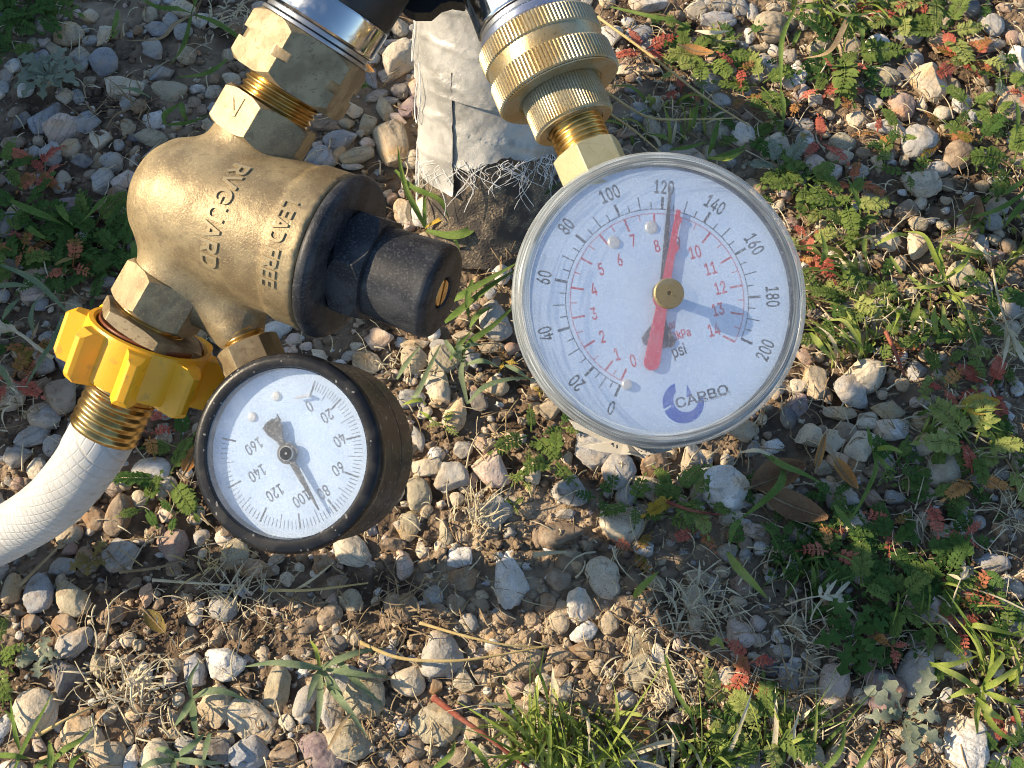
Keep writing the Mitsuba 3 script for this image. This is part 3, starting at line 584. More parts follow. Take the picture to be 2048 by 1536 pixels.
def soil(x, y):
    a = float(np.interp(x, gx, np.arange(len(gx)))); b = float(np.interp(y, gx, np.arange(len(gx)))); i, j = int(min(a, len(gx) - 2)), int(min(b, len(gx) - 2)); a -= i; b -= j
    return (Z[j, i] * (1 - a) + Z[j, i + 1] * a) * (1 - b) + (Z[j + 1, i] * (1 - a) + Z[j + 1, i + 1] * a) * b
n = len(gx); i, j = np.meshgrid(np.arange(n - 1), np.arange(n - 1), indexing='ij')
q = np.stack([i * n + j, i * n + j + 1, (i + 1) * n + j + 1, (i + 1) * n + j], -1).reshape(-1, 4)
DRY = (ground(1090, 1170) * 1000).tolist()                # a patch of dry, dusty soil
def soil_col(p, n, uv):
    x, y, z = mm(p); a = fbm(x * .02, y * .02, 0, 4); b = fbm(x * .16 + 7, y * .16, z * .16, 4); s = noise(x * 1.3, y * 1.3, z * 1.3)
    c = mix((0.075, 0.052, 0.036), (0.24, 0.172, 0.115), smoothstep(.3, .7, b))
    c = mix(c, (0.43, 0.335, 0.235), smoothstep(.45, .72, a) * .55)
    d = dr.sqrt(dr.square((x - DRY[0]) / 34) + dr.square((y - DRY[1]) / 30)) + .7 * (a - .5)
    c = mix(c, mix((0.26, 0.19, 0.125), (0.46, 0.36, 0.25), smoothstep(.3, .7, b)), smoothstep(1.15, .55, d) * .85)
    return mix(c, (0.30, 0.25, 0.19), smoothstep(.74, .9, s) * .5)
def soil_bump(p, n, uv):
    x, y, z = mm(p); return fbm(x * .9, y * .9, z * .9, 4) * 1.2e-3
bumped('soil', P(proc(soil_col), 0.9, specular=0.2), soil_bump)
scene['ground'] = mikit.ply(trimesh.Trimesh(np.stack([X, Y, Z], -1).reshape(-1, 3), np.vstack([q[:, [0, 1, 2]], q[:, [0, 2, 3]]]), process=False), 'soil', smooth=True)
labels['ground'] = {'label': 'bare brown crumbly soil between the pebbles', 'kind': 'structure'}
# ---------------------------------------------------------------- stones
PAL = {'W': (.60, .58, .545), 'G': (.36, .345, .32), 'B': (.295, .30, .315), 'T': (.43, .345, .235), 'N': (.26, .19, .13), 'C': (.56, .48, .36), 'R': (.36, .245, .19), 'P': (.24, .175, .18), 'K': (.13, .125, .13), 'I': (.54, .43, .36), 'O': (.36, .315, .22)}
CW = {'W': 'whitish', 'G': 'grey', 'B': 'blue-grey', 'T': 'tan', 'N': 'brown', 'C': 'cream', 'R': 'reddish', 'P': 'purple-brown', 'K': 'dark grey', 'I': 'pinkish', 'O': 'olive'}
PK = list(PAL)
def stone_col(p, n, uv):
    x, y, z = mm(p); u = uv.x * len(PK); s = uv.y * 97
    c = mi.Color3f(PAL['W'])
    for k, key in enumerate(PK[1:], 1): c = dr.select(u > k, mi.Color3f(PAL[key]), c)
    a = fbm(x * .22 + s, y * .22, z * .22 - s, 4); g = noise(x * 2.6 + s, y * 2.6, z * 2.6); h = noise(x * 1.1, y * 1.1 + s, z * 1.1)
    c = c * (0.72 + 0.56 * a)
    c = mix(c, c * mi.Color3f(1.12, .93, .72), smoothstep(.52, .75, fbm(x * .12 - s, y * .12, z * .12, 3)))
    c = mix(c, c * .52, smoothstep(.68, .86, g) * .7); c = mix(c, c * 1.35 + .02, smoothstep(.7, .9, noise(x * 3.7, y * 3.7 + s, z * 3.7)) * .6)
    w = dr.abs(fbm(x * .3 + s * 3, y * .3 - s, z * .5, 3) - .5)
    c = mix(c, c * .45, smoothstep(.016, .003, w) * smoothstep(.3, .7, h) * .8)
    band = smoothstep(.55, .95, dr.sin((x * dr.cos(s) + y * dr.sin(s) + z * .8) * 2.1 + 3 * a))
    c = mix(c, c * .68, band * dr.select(cell_rand(s * 13) > .72, mi.Float(.8), mi.Float(0)))
    c = mix(c, (0.45, 0.375, 0.28), smoothstep(.4, .7, fbm(x * .3 + 11, y * .3 - s, z * .3, 3)) * .42)
    return mix(c, (0.17, 0.12, 0.08), smoothstep(.6, .8, fbm(x * .4 + 31, y * .4 + s, z * .4, 3)) * .45)
def stone_bump(p, n, uv):
    x, y, z = mm(p); s = uv.y * 97
    return fbm(x * .8, y * .8, z * .8 + s, 4) * 4.5e-4 + noise(x * 3.1, y * 3.1, z * 3.1) * 5e-5
bumped('stone', P(proc(stone_col), 0.72, specular=0.3), stone_bump)
ICO = {k: trimesh.creation.icosphere(k) for k in (0, 1, 2, 3, 4)}
def stone_mesh(rng, a, b, c, rot, angular, sub):
    v = ICO[sub].vertices.copy()
    sx = rng.uniform(-.22, .22); v[:, 0] *= 1 + sx * v[:, 1]; v[:, 1] *= 1 + rng.uniform(-.2, .2) * v[:, 0]
    for _ in range(int(rng.integers(8, 13) if angular else rng.integers(4, 8))):
        nrm = rng.normal(size=3); nrm[2] *= .8; nrm /= np.linalg.norm(nrm); d = rng.uniform(.46, .8) if angular else rng.uniform(.6, .92)
        v -= np.maximum(v @ nrm - d, 0)[:, None] * (.86 if angular else .7) * nrm
    o = rng.uniform(0, 99, 3)
    v *= (1 + (.38 if angular else .30) * (meshkit.fbm(v * 1.3 + o, 3) - .5) + .13 * (meshkit.fbm(v * 4.5 + o, 3) - .5) + (.035 * (meshkit.fbm(v * 12 + o, 2) - .5) if sub > 3 else 0))[:, None]
    lo, hi = v.min(0), v.max(0); v = (v - (lo + hi) / 2) / ((hi - lo) / 2) * [a, b, c]
    t = np.array([[1, rng.uniform(-.12, .12), 0], [0, 1, 0], [rng.uniform(-.15, .15), rng.uniform(-.15, .15), 1]]); v = v @ t
    cs, sn = math.cos(rot), math.sin(rot)
    return np.stack([v[:, 0] * cs - v[:, 1] * sn, v[:, 0] * sn + v[:, 1] * cs, v[:, 2]], 1), ICO[sub].faces
STONES = []          # px, py, w, h, colour, angular, rot
def tile(ox, oy, s, rows):
    for r in rows.split(';'):
        a = r.split(); x, y, w, h = map(float, a[:4]); c = a[4]; rot = float(a[5]) if len(a) > 5 else 0.0
        STONES.append((ox + x * s, oy + y * s, w * s, h * s, c[0].upper(), c[0].isupper(), rot))
# capital letter: angular, small letter: rounded; last: turn in degrees (anticlockwise)
tile(0, 0, .3647, "485 72 90 75 c;375 180 145 125 t;490 208 90 60 g;568 185 75 125 C;310 295 80 150 T 42;430 315 115 155 g 12;565 322 135 145 b;230 320 75 75 b;485 425 60 60 T;690 470 185 110 C;925 500 180 105 O;700 575 70 95 G;250 640 130 190 B -38;330 700 190 155 I;475 672 145 115 B;275 838 110 120 G;375 800 120 100 t;185 830 90 80 G 30;555 770 110 115 C;705 700 75 110 O;845 658 110 90 W 20;825 757 165 98 O;610 882 120 105 g;340 992 90 125 g;560 995 115 130 G;680 985 115 95 I;640 1058 100 100 N;640 1142 125 65 t;385 1120 160 115 P 30;350 530 90 80 C;30 422 70 80 I;110 660 80 110 K -30;880 385 125 85 B 20;835 258 100 120 G;1020 290 90 100 t;860 150 125 80 B;1000 160 90 100 g;610 620 50 45 n;960 682 60 60 t;1165 492 90 65 G;60 780 130 110 N;80 600 70 60 N;20 480 60 70 g;930 100 80 80 g;1060 560 70 60 N;230 150 70 90 G 30;730 760 60 60 k;450 885 110 80 K;770 590 70 80 n;660 800 60 60 G;205 760 60 60 t;820 70 80 90 t;1250 290 70 70 t;1100 590 60 70 N;750 150 60 60 n")
tile(0, 1000, .349, "345 375 150 100 G 25;215 530 150 195 b;405 560 150 215 o 35;690 300 190 170 G;670 75 130 210 n -12;530 95 150 120 N;485 335 110 140 n 15;625 655 160 100 N;365 710 145 105 N;415 810 150 190 G -30;830 540 75 125 I;1110 640 85 130 w;1275 612 140 140 g;1340 300 150 160 o;1460 385 210 90 n;1095 770 85 80 N;1115 965 120 180 B 15;1290 937 215 170 W;1590 1062 130 245 O -8;1230 1170 180 210 T;1430 1255 280 180 C -22;1420 1440 220 165 b 10;1840 1450 260 170 p -25;1620 1440 140 110 N;1240 1425 150 125 K;200 1220 225 230 c;480 1340 240 170 C -25;610 1462 200 145 t;750 1490 95 150 W;890 1462 150 165 c;390 1005 190 190 K 20;560 950 100 120 O;1900 1195 140 265 G -8;1745 1150 100 190 g -15;1890 662 130 110 n;1930 830 140 90 k;1590 1505 110 60 c;1290 1362 95 75 T;1920 340 62 72 r;60 500 100 150 T;390 280 80 70 R 30;1230 800 80 70 N;1060 880 70 70 N;560 800 90 80 N;170 700 100 90 n;90 330 90 80 N;760 470 80 60 N;1150 210 80 80 G;900 590 60 60 N;990 390 90 70 N;40 880 70 90 N;1370 1080 110 80 N;1000 1330 90 60 o;1060 1400 120 90 g;100 1430 110 80 N;310 1290 70 70 G")
tile(650, 900, .414, "475 80 165 95 C 18;615 122 155 130 G;795 85 150 180 I 12;722 130 50 58 I;450 210 115 155 o 8;400 362 100 130 o;490 292 62 62 t;820 302 135 140 G -20;580 392 58 125 O 12;380 545 85 130 I;905 612 150 255 W 6;1440 345 180 190 C 25;1422 100 150 170 g;1460 215 100 95 g;1190 185 170 130 G -15;1345 610 150 175 C 10;1238 745 125 140 W;1250 872 120 95 W;540 985 200 200 g 25;400 1112 150 125 c;190 1190 180 190 o;110 1400 220 180 o;540 1320 225 165 O -10;1140 1157 95 100 C;125 730 105 105 o;38 805 90 95 k;690 832 85 80 G;648 512 110 95 W;660 622 140 95 N;1130 620 110 100 N;1530 945 110 150 O;1130 400 210 120 N;430 1440 100 110 N;735 980 85 40 I;1520 1072 140 150 O;1160 300 90 40 G;1130 830 90 100 t;1410 790 80 70 T;470 470 60 90 C;200 520 40 50 W;1210 560 70 50 t;1370 830 90 100 T;900 1010 60 60 g;960 1230 80 60 N;800 900 60 50 t;560 470 60 60 C;760 700 60 50 T;300 830 70 60 N;650 1480 110 90 N;1030 400 60 120 N;760 1090 80 70 N;1610 980 60 80 W;1240 960 110 80 N;1640 1200 110 90 W;1430 1330 60 60 r;860 800 90 70 N;1080 730 70 80 N;330 450 110 70 N;60 640 90 60 N")
tile(1300, 850, .4466, "345 285 225 175 W -15;230 280 90 100 G;820 68 105 110 C;715 50 105 100 C 30;945 92 110 130 C -20;1228 75 75 110 C;1085 20 145 80 W;850 312 165 110 G -20;1390 440 85 100 W;1400 372 70 50 W;410 925 120 115 I;830 1165 125 170 I -8;1050 1182 160 185 P 25;1430 1430 185 240 W -10;1530 620 145 75 b -8;1545 700 125 60 B -20;1630 720 80 105 g 30;1530 775 140 70 B -25;1645 862 115 115 b;470 472 105 65 I -30;625 1130 85 110 B;730 1182 58 62 O;1640 1362 80 105 c;620 1262 110 90 T;90 1190 130 120 W;1320 500 115 110 O -20;1470 430 60 65 g;1570 470 70 80 N;560 90 80 60 W;1160 110 70 90 k;880 30 90 80 N;1010 330 80 80 R;690 480 90 70 G;340 1140 110 110 C;210 880 60 70 C;720 1490 120 110 O;40 1260 100 90 C;50 1020 70 80 I;1300 1430 50 60 g;1000 200 80 60 N;1180 470 80 60 O;650 430 60 60 N;480 1190 80 60 g;720 1120 70 50 g")
tile(1500, 0, .3256, "125 150 175 190 t;5 205 60 100 W;55 278 105 60 T;150 295 70 80 w;20 65 65 120 g;105 395 150 130 G -35;245 335 90 90 b;275 480 150 110 W 8;318 565 145 95 I;405 595 105 90 C 40;168 590 85 130 C;430 80 150 125 O;1110 492 215 225 C;820 455 205 120 O -12;940 640 145 170 r;762 622 90 100 G;850 760 230 95 W -8;1050 855 210 205 g;1060 1120 210 150 C;1165 1027 140 90 g;1490 140 130 150 g;1460 262 200 90 g;1660 360 130 180 W;1200 112 75 90 W -30;155 885 180 150 C;350 862 105 155 W 10;555 952 150 85 c;500 1052 140 120 W;662 1042 130 90 w;405 1000 130 100 I;572 862 150 110 o;330 760 120 90 G;792 275 130 150 w;1290 935 170 165 n;1310 622 130 120 W;1255 520 80 90 O;440 265 160 130 O;1620 220 80 80 r;1040 1362 115 85 o;1355 1385 140 210 p -10;1492 1352 115 110 g;1530 1255 130 110 g;1370 1222 100 75 g;760 1220 120 160 O;850 1475 165 120 C;1420 1460 90 130 G;1592 1500 90 95 n;40 452 85 80 W;960 430 90 110 k;1350 40 130 100 k;1580 30 100 70 R;940 60 80 60 n;1010 820 60 60 N;690 460 60 50 n;250 740 80 70 k;1430 480 90 70 T;700 930 80 70 n;200 1000 130 70 C;880 930 60 60 N;1230 790 130 70 C 20;150 30 90 60 C")
tile(1500, 400, .3256, "710 1065 250 195 C -10;612 1160 175 190 G;402 1112 135 190 T 8;300 1142 105 75 C;350 962 110 105 R;280 1262 145 150 P;558 1300 180 75 C;850 1290 190 125 O -10;732 1342 140 100 C;885 1402 205 105 W -6;602 1402 160 115 G;395 1425 180 170 g;510 1482 150 130 O;685 1485 130 150 g -20;1060 1452 95 145 C;1310 450 175 150 o;1430 512 110 130 g;1590 650 150 150 g;1072 722 90 130 g;1392 902 170 105 T;925 700 110 110 G;650 860 170 140 O;1500 332 125 100 P;1600 292 90 110 n;1600 482 130 80 N;1040 260 120 170 C;830 262 130 85 C 12;1335 640 60 90 c;1560 560 90 70 C;250 1330 110 110 K;200 1500 90 80 g;870 1470 120 70 G;950 1500 100 70 O;980 880 90 60 T;480 1190 60 90 n;1480 750 70 60 N;700 1430 60 50 n;430 950 60 60 N;560 1190 50 60 n;900 580 90 70 N")
tile(520, 0, .2148, "1300 560 270 390 C -12;1180 480 130 90 C;1060 540 110 100 W;1250 380 190 90 G 10;1290 220 150 200 C 35;1010 730 140 190 B 10;1350 770 90 50 C 5;1450 790 130 200 i;1080 880 200 110 b 25;1390 980 190 210 P;1300 830 150 130 K;1160 1000 130 220 O 20;850 1000 190 140 C;800 1130 140 100 O;1000 1130 150 200 O;600 1150 260 90 N;740 1280 280 190 B;720 1430 90 200 t -25;1000 1310 120 110 I;900 1430 300 130 o 25;540 1340 90 120 I 30;560 1450 250 210 b;1210 1290 290 480 T 8;1420 1460 220 170 c;860 1530 180 60 g;980 590 140 90 I;1180 700 160 140 I -20;1490 1000 50 80 C")
tile(700, 380, .20833, "500 190 160 240 c 12;710 190 220 300 w;580 300 110 150 I;1400 200 200 230 B 20;1390 1240 260 370 g 10;265 1410 270 210 I -8;1090 1380 190 120 G;860 1490 180 130 g;1210 840 60 70 T;1360 1500 230 90 T;80 1500 150 80 C;100 1280 130 60 W;620 1480 240 100 C;1560 1500 130 110 R;400 60 90 110 R;350 20 90 80 C;1100 1240 110 120 n;830 380 130 100 g;1620 250 190 110 N;1150 700 90 90 N")
tile(750, 680, .20833, "380 190 245 270 t;655 170 270 250 o;600 460 220 300 C 10;775 700 200 310 c -18;930 150 150 160 G;1130 95 240 150 T;985 570 150 200 K 20;410 930 110 240 g 20;850 1040 170 150 G;1030 980 130 190 I;190 330 90 90 I;460 350 90 90 C;1700 620 180 220 T -30;1310 60 120 130 R;1110 980 110 100 g;480 1370 90 120 N;70 40 170 90 R;580 600 110 90 T 30;1130 830 90 90 N;1350 1000 110 80 N;1420 1110 130 90 N;860 1430 110 60 C;1000 1480 80 60 W;1320 1530 100 70 C;640 800 80 60 N;1250 690 120 90 N;1420 760 100 80 N;520 1000 100 70 N;700 1010 90 70 N")
tile(1200, 0, .2148, "450 20 330 140 W 4;890 70 190 160 C;1110 40 260 120 g;1380 120 140 230 g;1100 170 300 160 B;110 320 190 210 W;370 310 230 180 b;480 400 200 130 G;270 190 120 90 W;1330 300 240 140 W;870 380 260 90 K -15;1000 740 230 250 G 30;430 620 250 110 C;1210 630 130 100 C;1460 690 120 130 W;1130 930 160 130 G;1660 900 140 220 C;1110 1220 230 180 O;930 1180 110 90 G;240 640 160 90 C;300 700 110 80 N;1300 560 160 160 N;1090 990 150 90 R;850 1030 110 90 R;750 130 110 100 N;1620 1350 290 200 C;850 930 150 90 g;250 560 130 90 R;250 1240 180 100 R;150 1320 120 110 N;260 1380 110 90 R;130 1210 90 70 I;1370 1060 120 80 R;1650 1480 160 90 I;1480 1490 90 60 T;1330 690 100 80 N")
tile(0, 480, .19531, "1090 400 150 110 b;480 980 190 130 g;430 1460 150 120 N;1330 60 60 90 g;330 60 260 120 N;200 1360 80 80 N;1020 560 120 60 N;560 560 120 70 N;280 620 110 70 N;180 850 120 70 N")
STONES += [(300, 935, 70, 45, 'W', False, 0), (235, 1025, 60, 70, 'N', False, 0), (60, 870, 60, 40, 'G', False, 0), (30, 910, 50, 40, 'G', False, 0), (120, 790, 60, 70, 'N', True, 0), (85, 830, 60, 50, 'G', False, 0), (20, 790, 50, 50, 'C', True, 0), (240, 870, 40, 30, 'G', True, 0), (1200, 905, 90, 60, 'G', True, -20), (1255, 930, 95, 110, 'G', False, 0), (1310, 925, 50, 50, 'N', True, 0), (1300, 970, 70, 45, 'T', True, -40)]
# fittings hide these photo areas
HID = union_all([sg.Polygon([(490, -50), (760, -50), (730, 110), (700, 240), (640, 260), (640, 320), (720, 340), (790, 400), (790, 445), (935, 510), (930, 620), (870, 690), (700, 660), (600, 690), (690, 690), (830, 810), (800, 960), (700, 1090), (560, 1110), (450, 1050), (390, 930), (430, 790), (300, 840), (270, 920), (130, 1070), (0, 1160), (0, 1000), (130, 880), (150, 760), (110, 690), (200, 600), (270, 500), (250, 400), (300, 300), (400, 280), (430, 170), (460, 100)]),
                 sg.Point(1325, 602).buffer(293), sg.Polygon([(842, 0), (930, 0), (1200, 0), (1240, 100), (1235, 190), (1215, 250), (1250, 330), (1130, 370), (1110, 350), (1110, 400), (1000, 400), (850, 390)]), sg.Polygon([(740, 0), (940, 0), (900, 50), (820, 50)])])
rng = np.random.default_rng(11)
OCC = np.full((9000, 3), 1e7); NOCC = 0
def clash(px, py, r, tol):
    o = OCC[:NOCC]; return bool(NOCC) and bool(((px - o[:, 0]) ** 2 + (py - o[:, 1]) ** 2 < (tol * (r + o[:, 2])) ** 2).any())
def occupy(px, py, r):
    global NOCC
    OCC[NOCC] = (px, py, r); NOCC += 1
kept = []
for s in STONES:
    pt = sg.Point(s[0], s[1])
    if HID.contains(pt) and HID.exterior.distance(pt) > 0.25 * (s[2] + s[3]) if HID.geom_type == 'Polygon' else any(g.contains(pt) and g.exterior.distance(pt) > .4 * max(s[2], s[3]) for g in HID.geoms): continue
    r = (s[2] + s[3]) / 4
    if clash(s[0], s[1], r, .55): continue
    kept.append(s); occupy(s[0], s[1], r)
GREEN = sg.MultiPoint([(1500, 1000), (1650, 1120), (1850, 1150), (1900, 600), (1700, 450), (1980, 330), (1900, 60), (180, 490), (40, 60), (1700, 1270), (1460, 1460)]).buffer(75)
BARE = union_all([sg.Polygon([(880, 960), (1240, 990), (1300, 1200), (1300, 1330), (1000, 1330), (900, 1200), (740, 1180), (700, 1060)]), sg.Polygon([(120, 1100), (520, 1130), (700, 1220), (560, 1310), (330, 1300), (120, 1210)])])
small = []
for _ in range(5200):
    px, py = rng.uniform(-160, 2200), rng.uniform(-160, 1680); pt = sg.Point(px, py)
    d = float(np.clip(rng.lognormal(math.log(22), .6), 9, 85))
    if rng.random() < .72 and (BARE.contains(pt) or GREEN.contains(pt)): d *= .55
    if BARE.contains(pt) and rng.random() < .8: continue
    if clash(px, py, d / 2, .84): continue
    if d < 22 and rng.random() < .45: continue
    occupy(px, py, d / 2)
    c = rng.choice(list('WGBTNCRIOK'), p=[.12, .16, .05, .18, .15, .17, .05, .06, .05, .01])
    small.append((px, py, d * rng.uniform(.9, 1.35), d * rng.uniform(.75, 1.05), c, rng.random() < .55, rng.uniform(-90, 90)))
LIB = {(k, a): [stone_mesh(np.random.default_rng(100 * k + 2 * q_ + a), 1, 1, 1, 0, bool(a), k) for q_ in range(24)] for k in (1, 2, 3) for a in (0, 1)}
def build(s, rg_, sub, sink=.33, lib=False):
    px, py, w, h, col, angular, rot = s; g = gpx(px, py)
    a, b = 1.16 * w / g / 2, 1.14 * h / g / 2 / .93; c = .62 * min(a, b) * rg_.uniform(.85, 1.2) + .04 * max(a, b)
    if lib:
        v, f = LIB[sub, int(angular)][int(rg_.integers(24))]; v = v * [a, b, c]; cs, sn = math.cos(math.radians(rot)), math.sin(math.radians(rot))
        v = np.stack([v[:, 0] * cs - v[:, 1] * sn, v[:, 0] * sn + v[:, 1] * cs, v[:, 2]], 1)
    else: v, f = stone_mesh(rg_, a, b, c, math.radians(rot), angular, sub)
    o = ground(px, py, c * .45e-3); z = soil(o[0], o[1])
    v = v * 1e-3 + [o[0], o[1], max(z, -.001) + c * sink * 1e-3]
    return v, f, np.tile([(PK.index(col) + .5) / len(PK), rg_.random()], (len(v), 1))
def inview(s): return -5 < s[0] < 2053 and -5 < s[1] < 1541 and not HID.contains(sg.Point(s[0], s[1]).buffer(min(s[2], s[3]) * .2))
pool = [s for s in kept if inview(s)]
pool.sort(key=lambda s: -s[2] * s[3]); single = pool[:296]; rest = pool[296:] + [s for s in kept if not inview(s)] + small
# names for places that labels refer to
MARKS = [('the black knob', 830, 600), ('the yellow nut', 270, 740), ('the small gauge', 600, 920), ('the torn sticker', 1240, 895), ('the foot of the riser pipe', 980, 400), ('the brass coupling', 1110, 150), ('the large gauge', 1325, 600), ('the hose', 90, 1040),
         ('the yellow oval leaf', 1958, 811), ('the rolled brown leaf', 1560, 965), ('the grey-green rosette', 106, 168), ('the bright grass tuft', 1150, 1450), ('the pale straw tuft', 960, 1055), ('the matted dry grass', 275, 1385), ('the olive curled leaf', 312, 1243),
         ('the crossing grass blades', 640, 1340), ('the two straw stalks', 960, 1305), ('the orange dead leaf', 1395, 105), ('the sprawling grass plant', 1891, 569), ('the brass body', 420, 420), ('the union nut', 590, 125)]
BIG = [('the large white stone', 1452, 975), ('the round tan stone', 1541, 49), ('the white pointed stone', 1025, 1153), ('the cream wedge stone', 1246, 1043), ('the purple stone', 642, 1506), ('the white block stone', 450, 1327), ('the bluish stone', 206, 118),
       ('the large cream stone', 1861, 160), ('the smooth bluish stone', 1842, 278), ('the pitted tan stone', 780, 277), ('the cream slab', 800, 120), ('the pink stone', 755, 673), ('the pale pink stone', 979, 935), ('the plum stone', 1769, 1378), ('the big corner stone', 1939, 1489), ('the speckled cream stone', 70, 1426), ('the slanting slab', 499, 1438), ('the split pinkish stone', 120, 255)]
BIGL = {'the large white stone': 'large white angular stone right below the large gauge', 'the round tan stone': 'round tan boulder-like pebble near the top edge', 'the white pointed stone': 'long whitish stone with a pointed lower end on bare soil', 'the cream wedge stone': 'cream wedge-shaped stone below the torn sticker', 'the purple stone': 'purple-red smooth stone on the bottom edge',
        'the white block stone': 'whitish blocky stone below the small gauge', 'the bluish stone': 'bluish rounded stone in the shade at top left', 'the large cream stone': 'large cream stone at top right among red leaves', 'the smooth bluish stone': 'smooth round grey-blue stone below the large cream stone', 'the pitted tan stone': 'pitted tan stone left of the taped pipe', 'the cream slab': 'large cream slab-like stone between union nut and pipe',
        'the pink stone': 'pink rough stone just under the black knob', 'the pale pink stone': 'pale pink and cream stone between the gauges, lower part', 'the plum stone': 'plum-coloured rounded stone under the green weeds at lower right', 'the big corner stone': 'big whitish stone in the bottom right corner', 'the speckled cream stone': 'large speckled cream stone near the bottom left corner', 'the slanting slab': 'large cream slab lying aslant near the bottom left', 'the split pinkish stone': 'pinkish cracked stone left of the brass body'}
DIRS = ['right of', 'below and right of', 'below', 'below and left of', 'left of', 'above and left of', 'above', 'above and right of']
taken = {}
def describe(px, py, what, own=None):
    best = sorted((math.hypot(px - x, py - y), n, x, y) for n, x, y in MARKS + BIG if n != own)
    d, n, x, y = best[0]; k = int(round(math.degrees(math.atan2(py - y, px - x)) / 45)) % 8
    near = 'just ' if d < 110 else 'well ' if d > 260 else ''
    return f'{what} {near}{DIRS[k]} {n}', d
def settle(pending, group):
    by = {}
    for key, text, d, cat_ in pending: by.setdefault(text, []).append((d, key, cat_))
    ordn = ['', 'second nearest', 'third nearest', 'fourth nearest', 'fifth nearest', 'sixth nearest', 'seventh nearest', 'eighth nearest']
    for text, items in by.items():
        items.sort()
        for q_, (d, key, cat_) in enumerate(items):
            tag(key, text if len(items) == 1 else f'{ordn[min(q_, 7)]} ' + text if q_ else 'closest ' + text, cat_, group)
pend = []; bigleft = list(BIG)
for q_, s in enumerate(single):
    rg_ = np.random.default_rng(1000 + q_)
    dim = max(s[2], s[3]); v, f, uv = build(s, rg_, 4 if dim > 88 else 3)
    key = numbered('pebble'); scene[key] = mikit.ply((v, f), 'stone', smooth=True, uv=uv)
    hit = [b for b in bigleft if math.hypot(b[1] - s[0], b[2] - s[1]) < 22 and dim > 55]
    if hit: bigleft.remove(hit[0]); tag(key, BIGL[hit[0][0]], 'stone', 'pebbles scattered over the soil'); continue
    asp = dim / min(s[2], s[3]); size = 'large' if dim > 68 else 'small' if dim < 36 else 'medium'
    shape = ('long ' if asp > 1.55 else '') + ('angular' if s[5] else 'rounded')
    t_, d_ = describe(s[0], s[1], f'{size} {CW[s[4]]} {shape} pebble'); pend.append((key, t_, d_, 'pebble'))
settle(pend, 'pebbles scattered over the soil')
def joined(parts, bsdf, uv=True):
    vs, fs, us, at = [], [], [], 0
    for p in parts:
        vs.append(p[0]); fs.append(np.asarray(p[1]) + at); at += len(p[0])
        if uv: us.append(p[2])
    return mikit.ply((np.vstack(vs), np.vstack(fs)), bsdf, smooth=True, uv=np.vstack(us) if uv else None)
parts = []
for q_, s in enumerate(rest):
    rg_ = np.random.default_rng(5000 + q_); parts.append(build(s, rg_, 3 if max(s[2], s[3]) > 50 else 2 if max(s[2], s[3]) > 16 else 1, .2, True))
# coarse gravel outside the frame, so that the place goes on
for q_ in range(1100):
    x, y = rng.uniform(-.75, .75), rng.uniform(-.55, .75)
    b = 0.20 + .1 * max(y, 0)
    if abs(x) < b and -.16 < y < .2: continue
    rg_ = np.random.default_rng(30000 + q_); a = rng.uniform(3, 8); v, f = LIB[2, q_ % 2][q_ % 24]; v = v * [a, a * rng.uniform(.6, .95), a * .6]
    parts.append((v * 1e-3 + [x, y, a * .2e-3 + soil(x, y)], f, np.tile([rng.integers(0, 9) / len(PK) + .04, rng.random()], (len(v), 1))))
scene['gravel'] = joined(parts, 'stone'); labels['gravel'] = {'label': 'small mixed gravel filling the gaps between the pebbles', 'kind': 'stuff'}
# grit and crumbs of soil
parts, parts2 = [], []
for q_ in range(420):
    px, py = rng.normal(1080, 130), rng.normal(1160, 110)
    if any((px - s[0]) ** 2 + (py - s[1]) ** 2 < (.62 * max(s[2], s[3])) ** 2 for s in single): continue
    o = ground(px, py); a = rng.lognormal(math.log(1.5), .45) * 1e-3; v, f = LIB[2, 1][q_ % 24]
    parts2.append((v * [a, a * rng.uniform(.6, 1), a * .6] + [o[0], o[1], soil(o[0], o[1]) + .15 * a], f))
for q_ in range(15000):
    px, py = rng.uniform(-60, 2108), rng.uniform(-60, 1596); o = ground(px, py); z = soil(o[0], o[1])
    a = np.clip(rng.lognormal(math.log(.6), .55), .25, 3.0) * 1e-3; I_ = ICO[1] if a > .8e-3 else ICO[0]; nv = len(I_.vertices); v = I_.vertices * (1 + .35 * rng.normal(size=(nv, 1)).clip(-1.4, 1.4)) * a * [1, rng.uniform(.6, 1), .75]
    (parts if rng.random() < .35 else parts2).append((v + [o[0], o[1], z + .3 * a], I_.faces, np.tile([(rng.choice([0, 1, 3, 3, 4, 5, 9]) + .5) / len(PK), rng.random()], (nv, 1))))
scene['grit'] = joined(parts, 'stone'); labels['grit'] = {'label': 'fine grit and chips of stone lying on the soil', 'kind': 'stuff'}
scene['soil_crumbs'] = joined(parts2, 'soil', False); labels['soil_crumbs'] = {'label': 'small crumbs of brown soil', 'kind': 'stuff'}
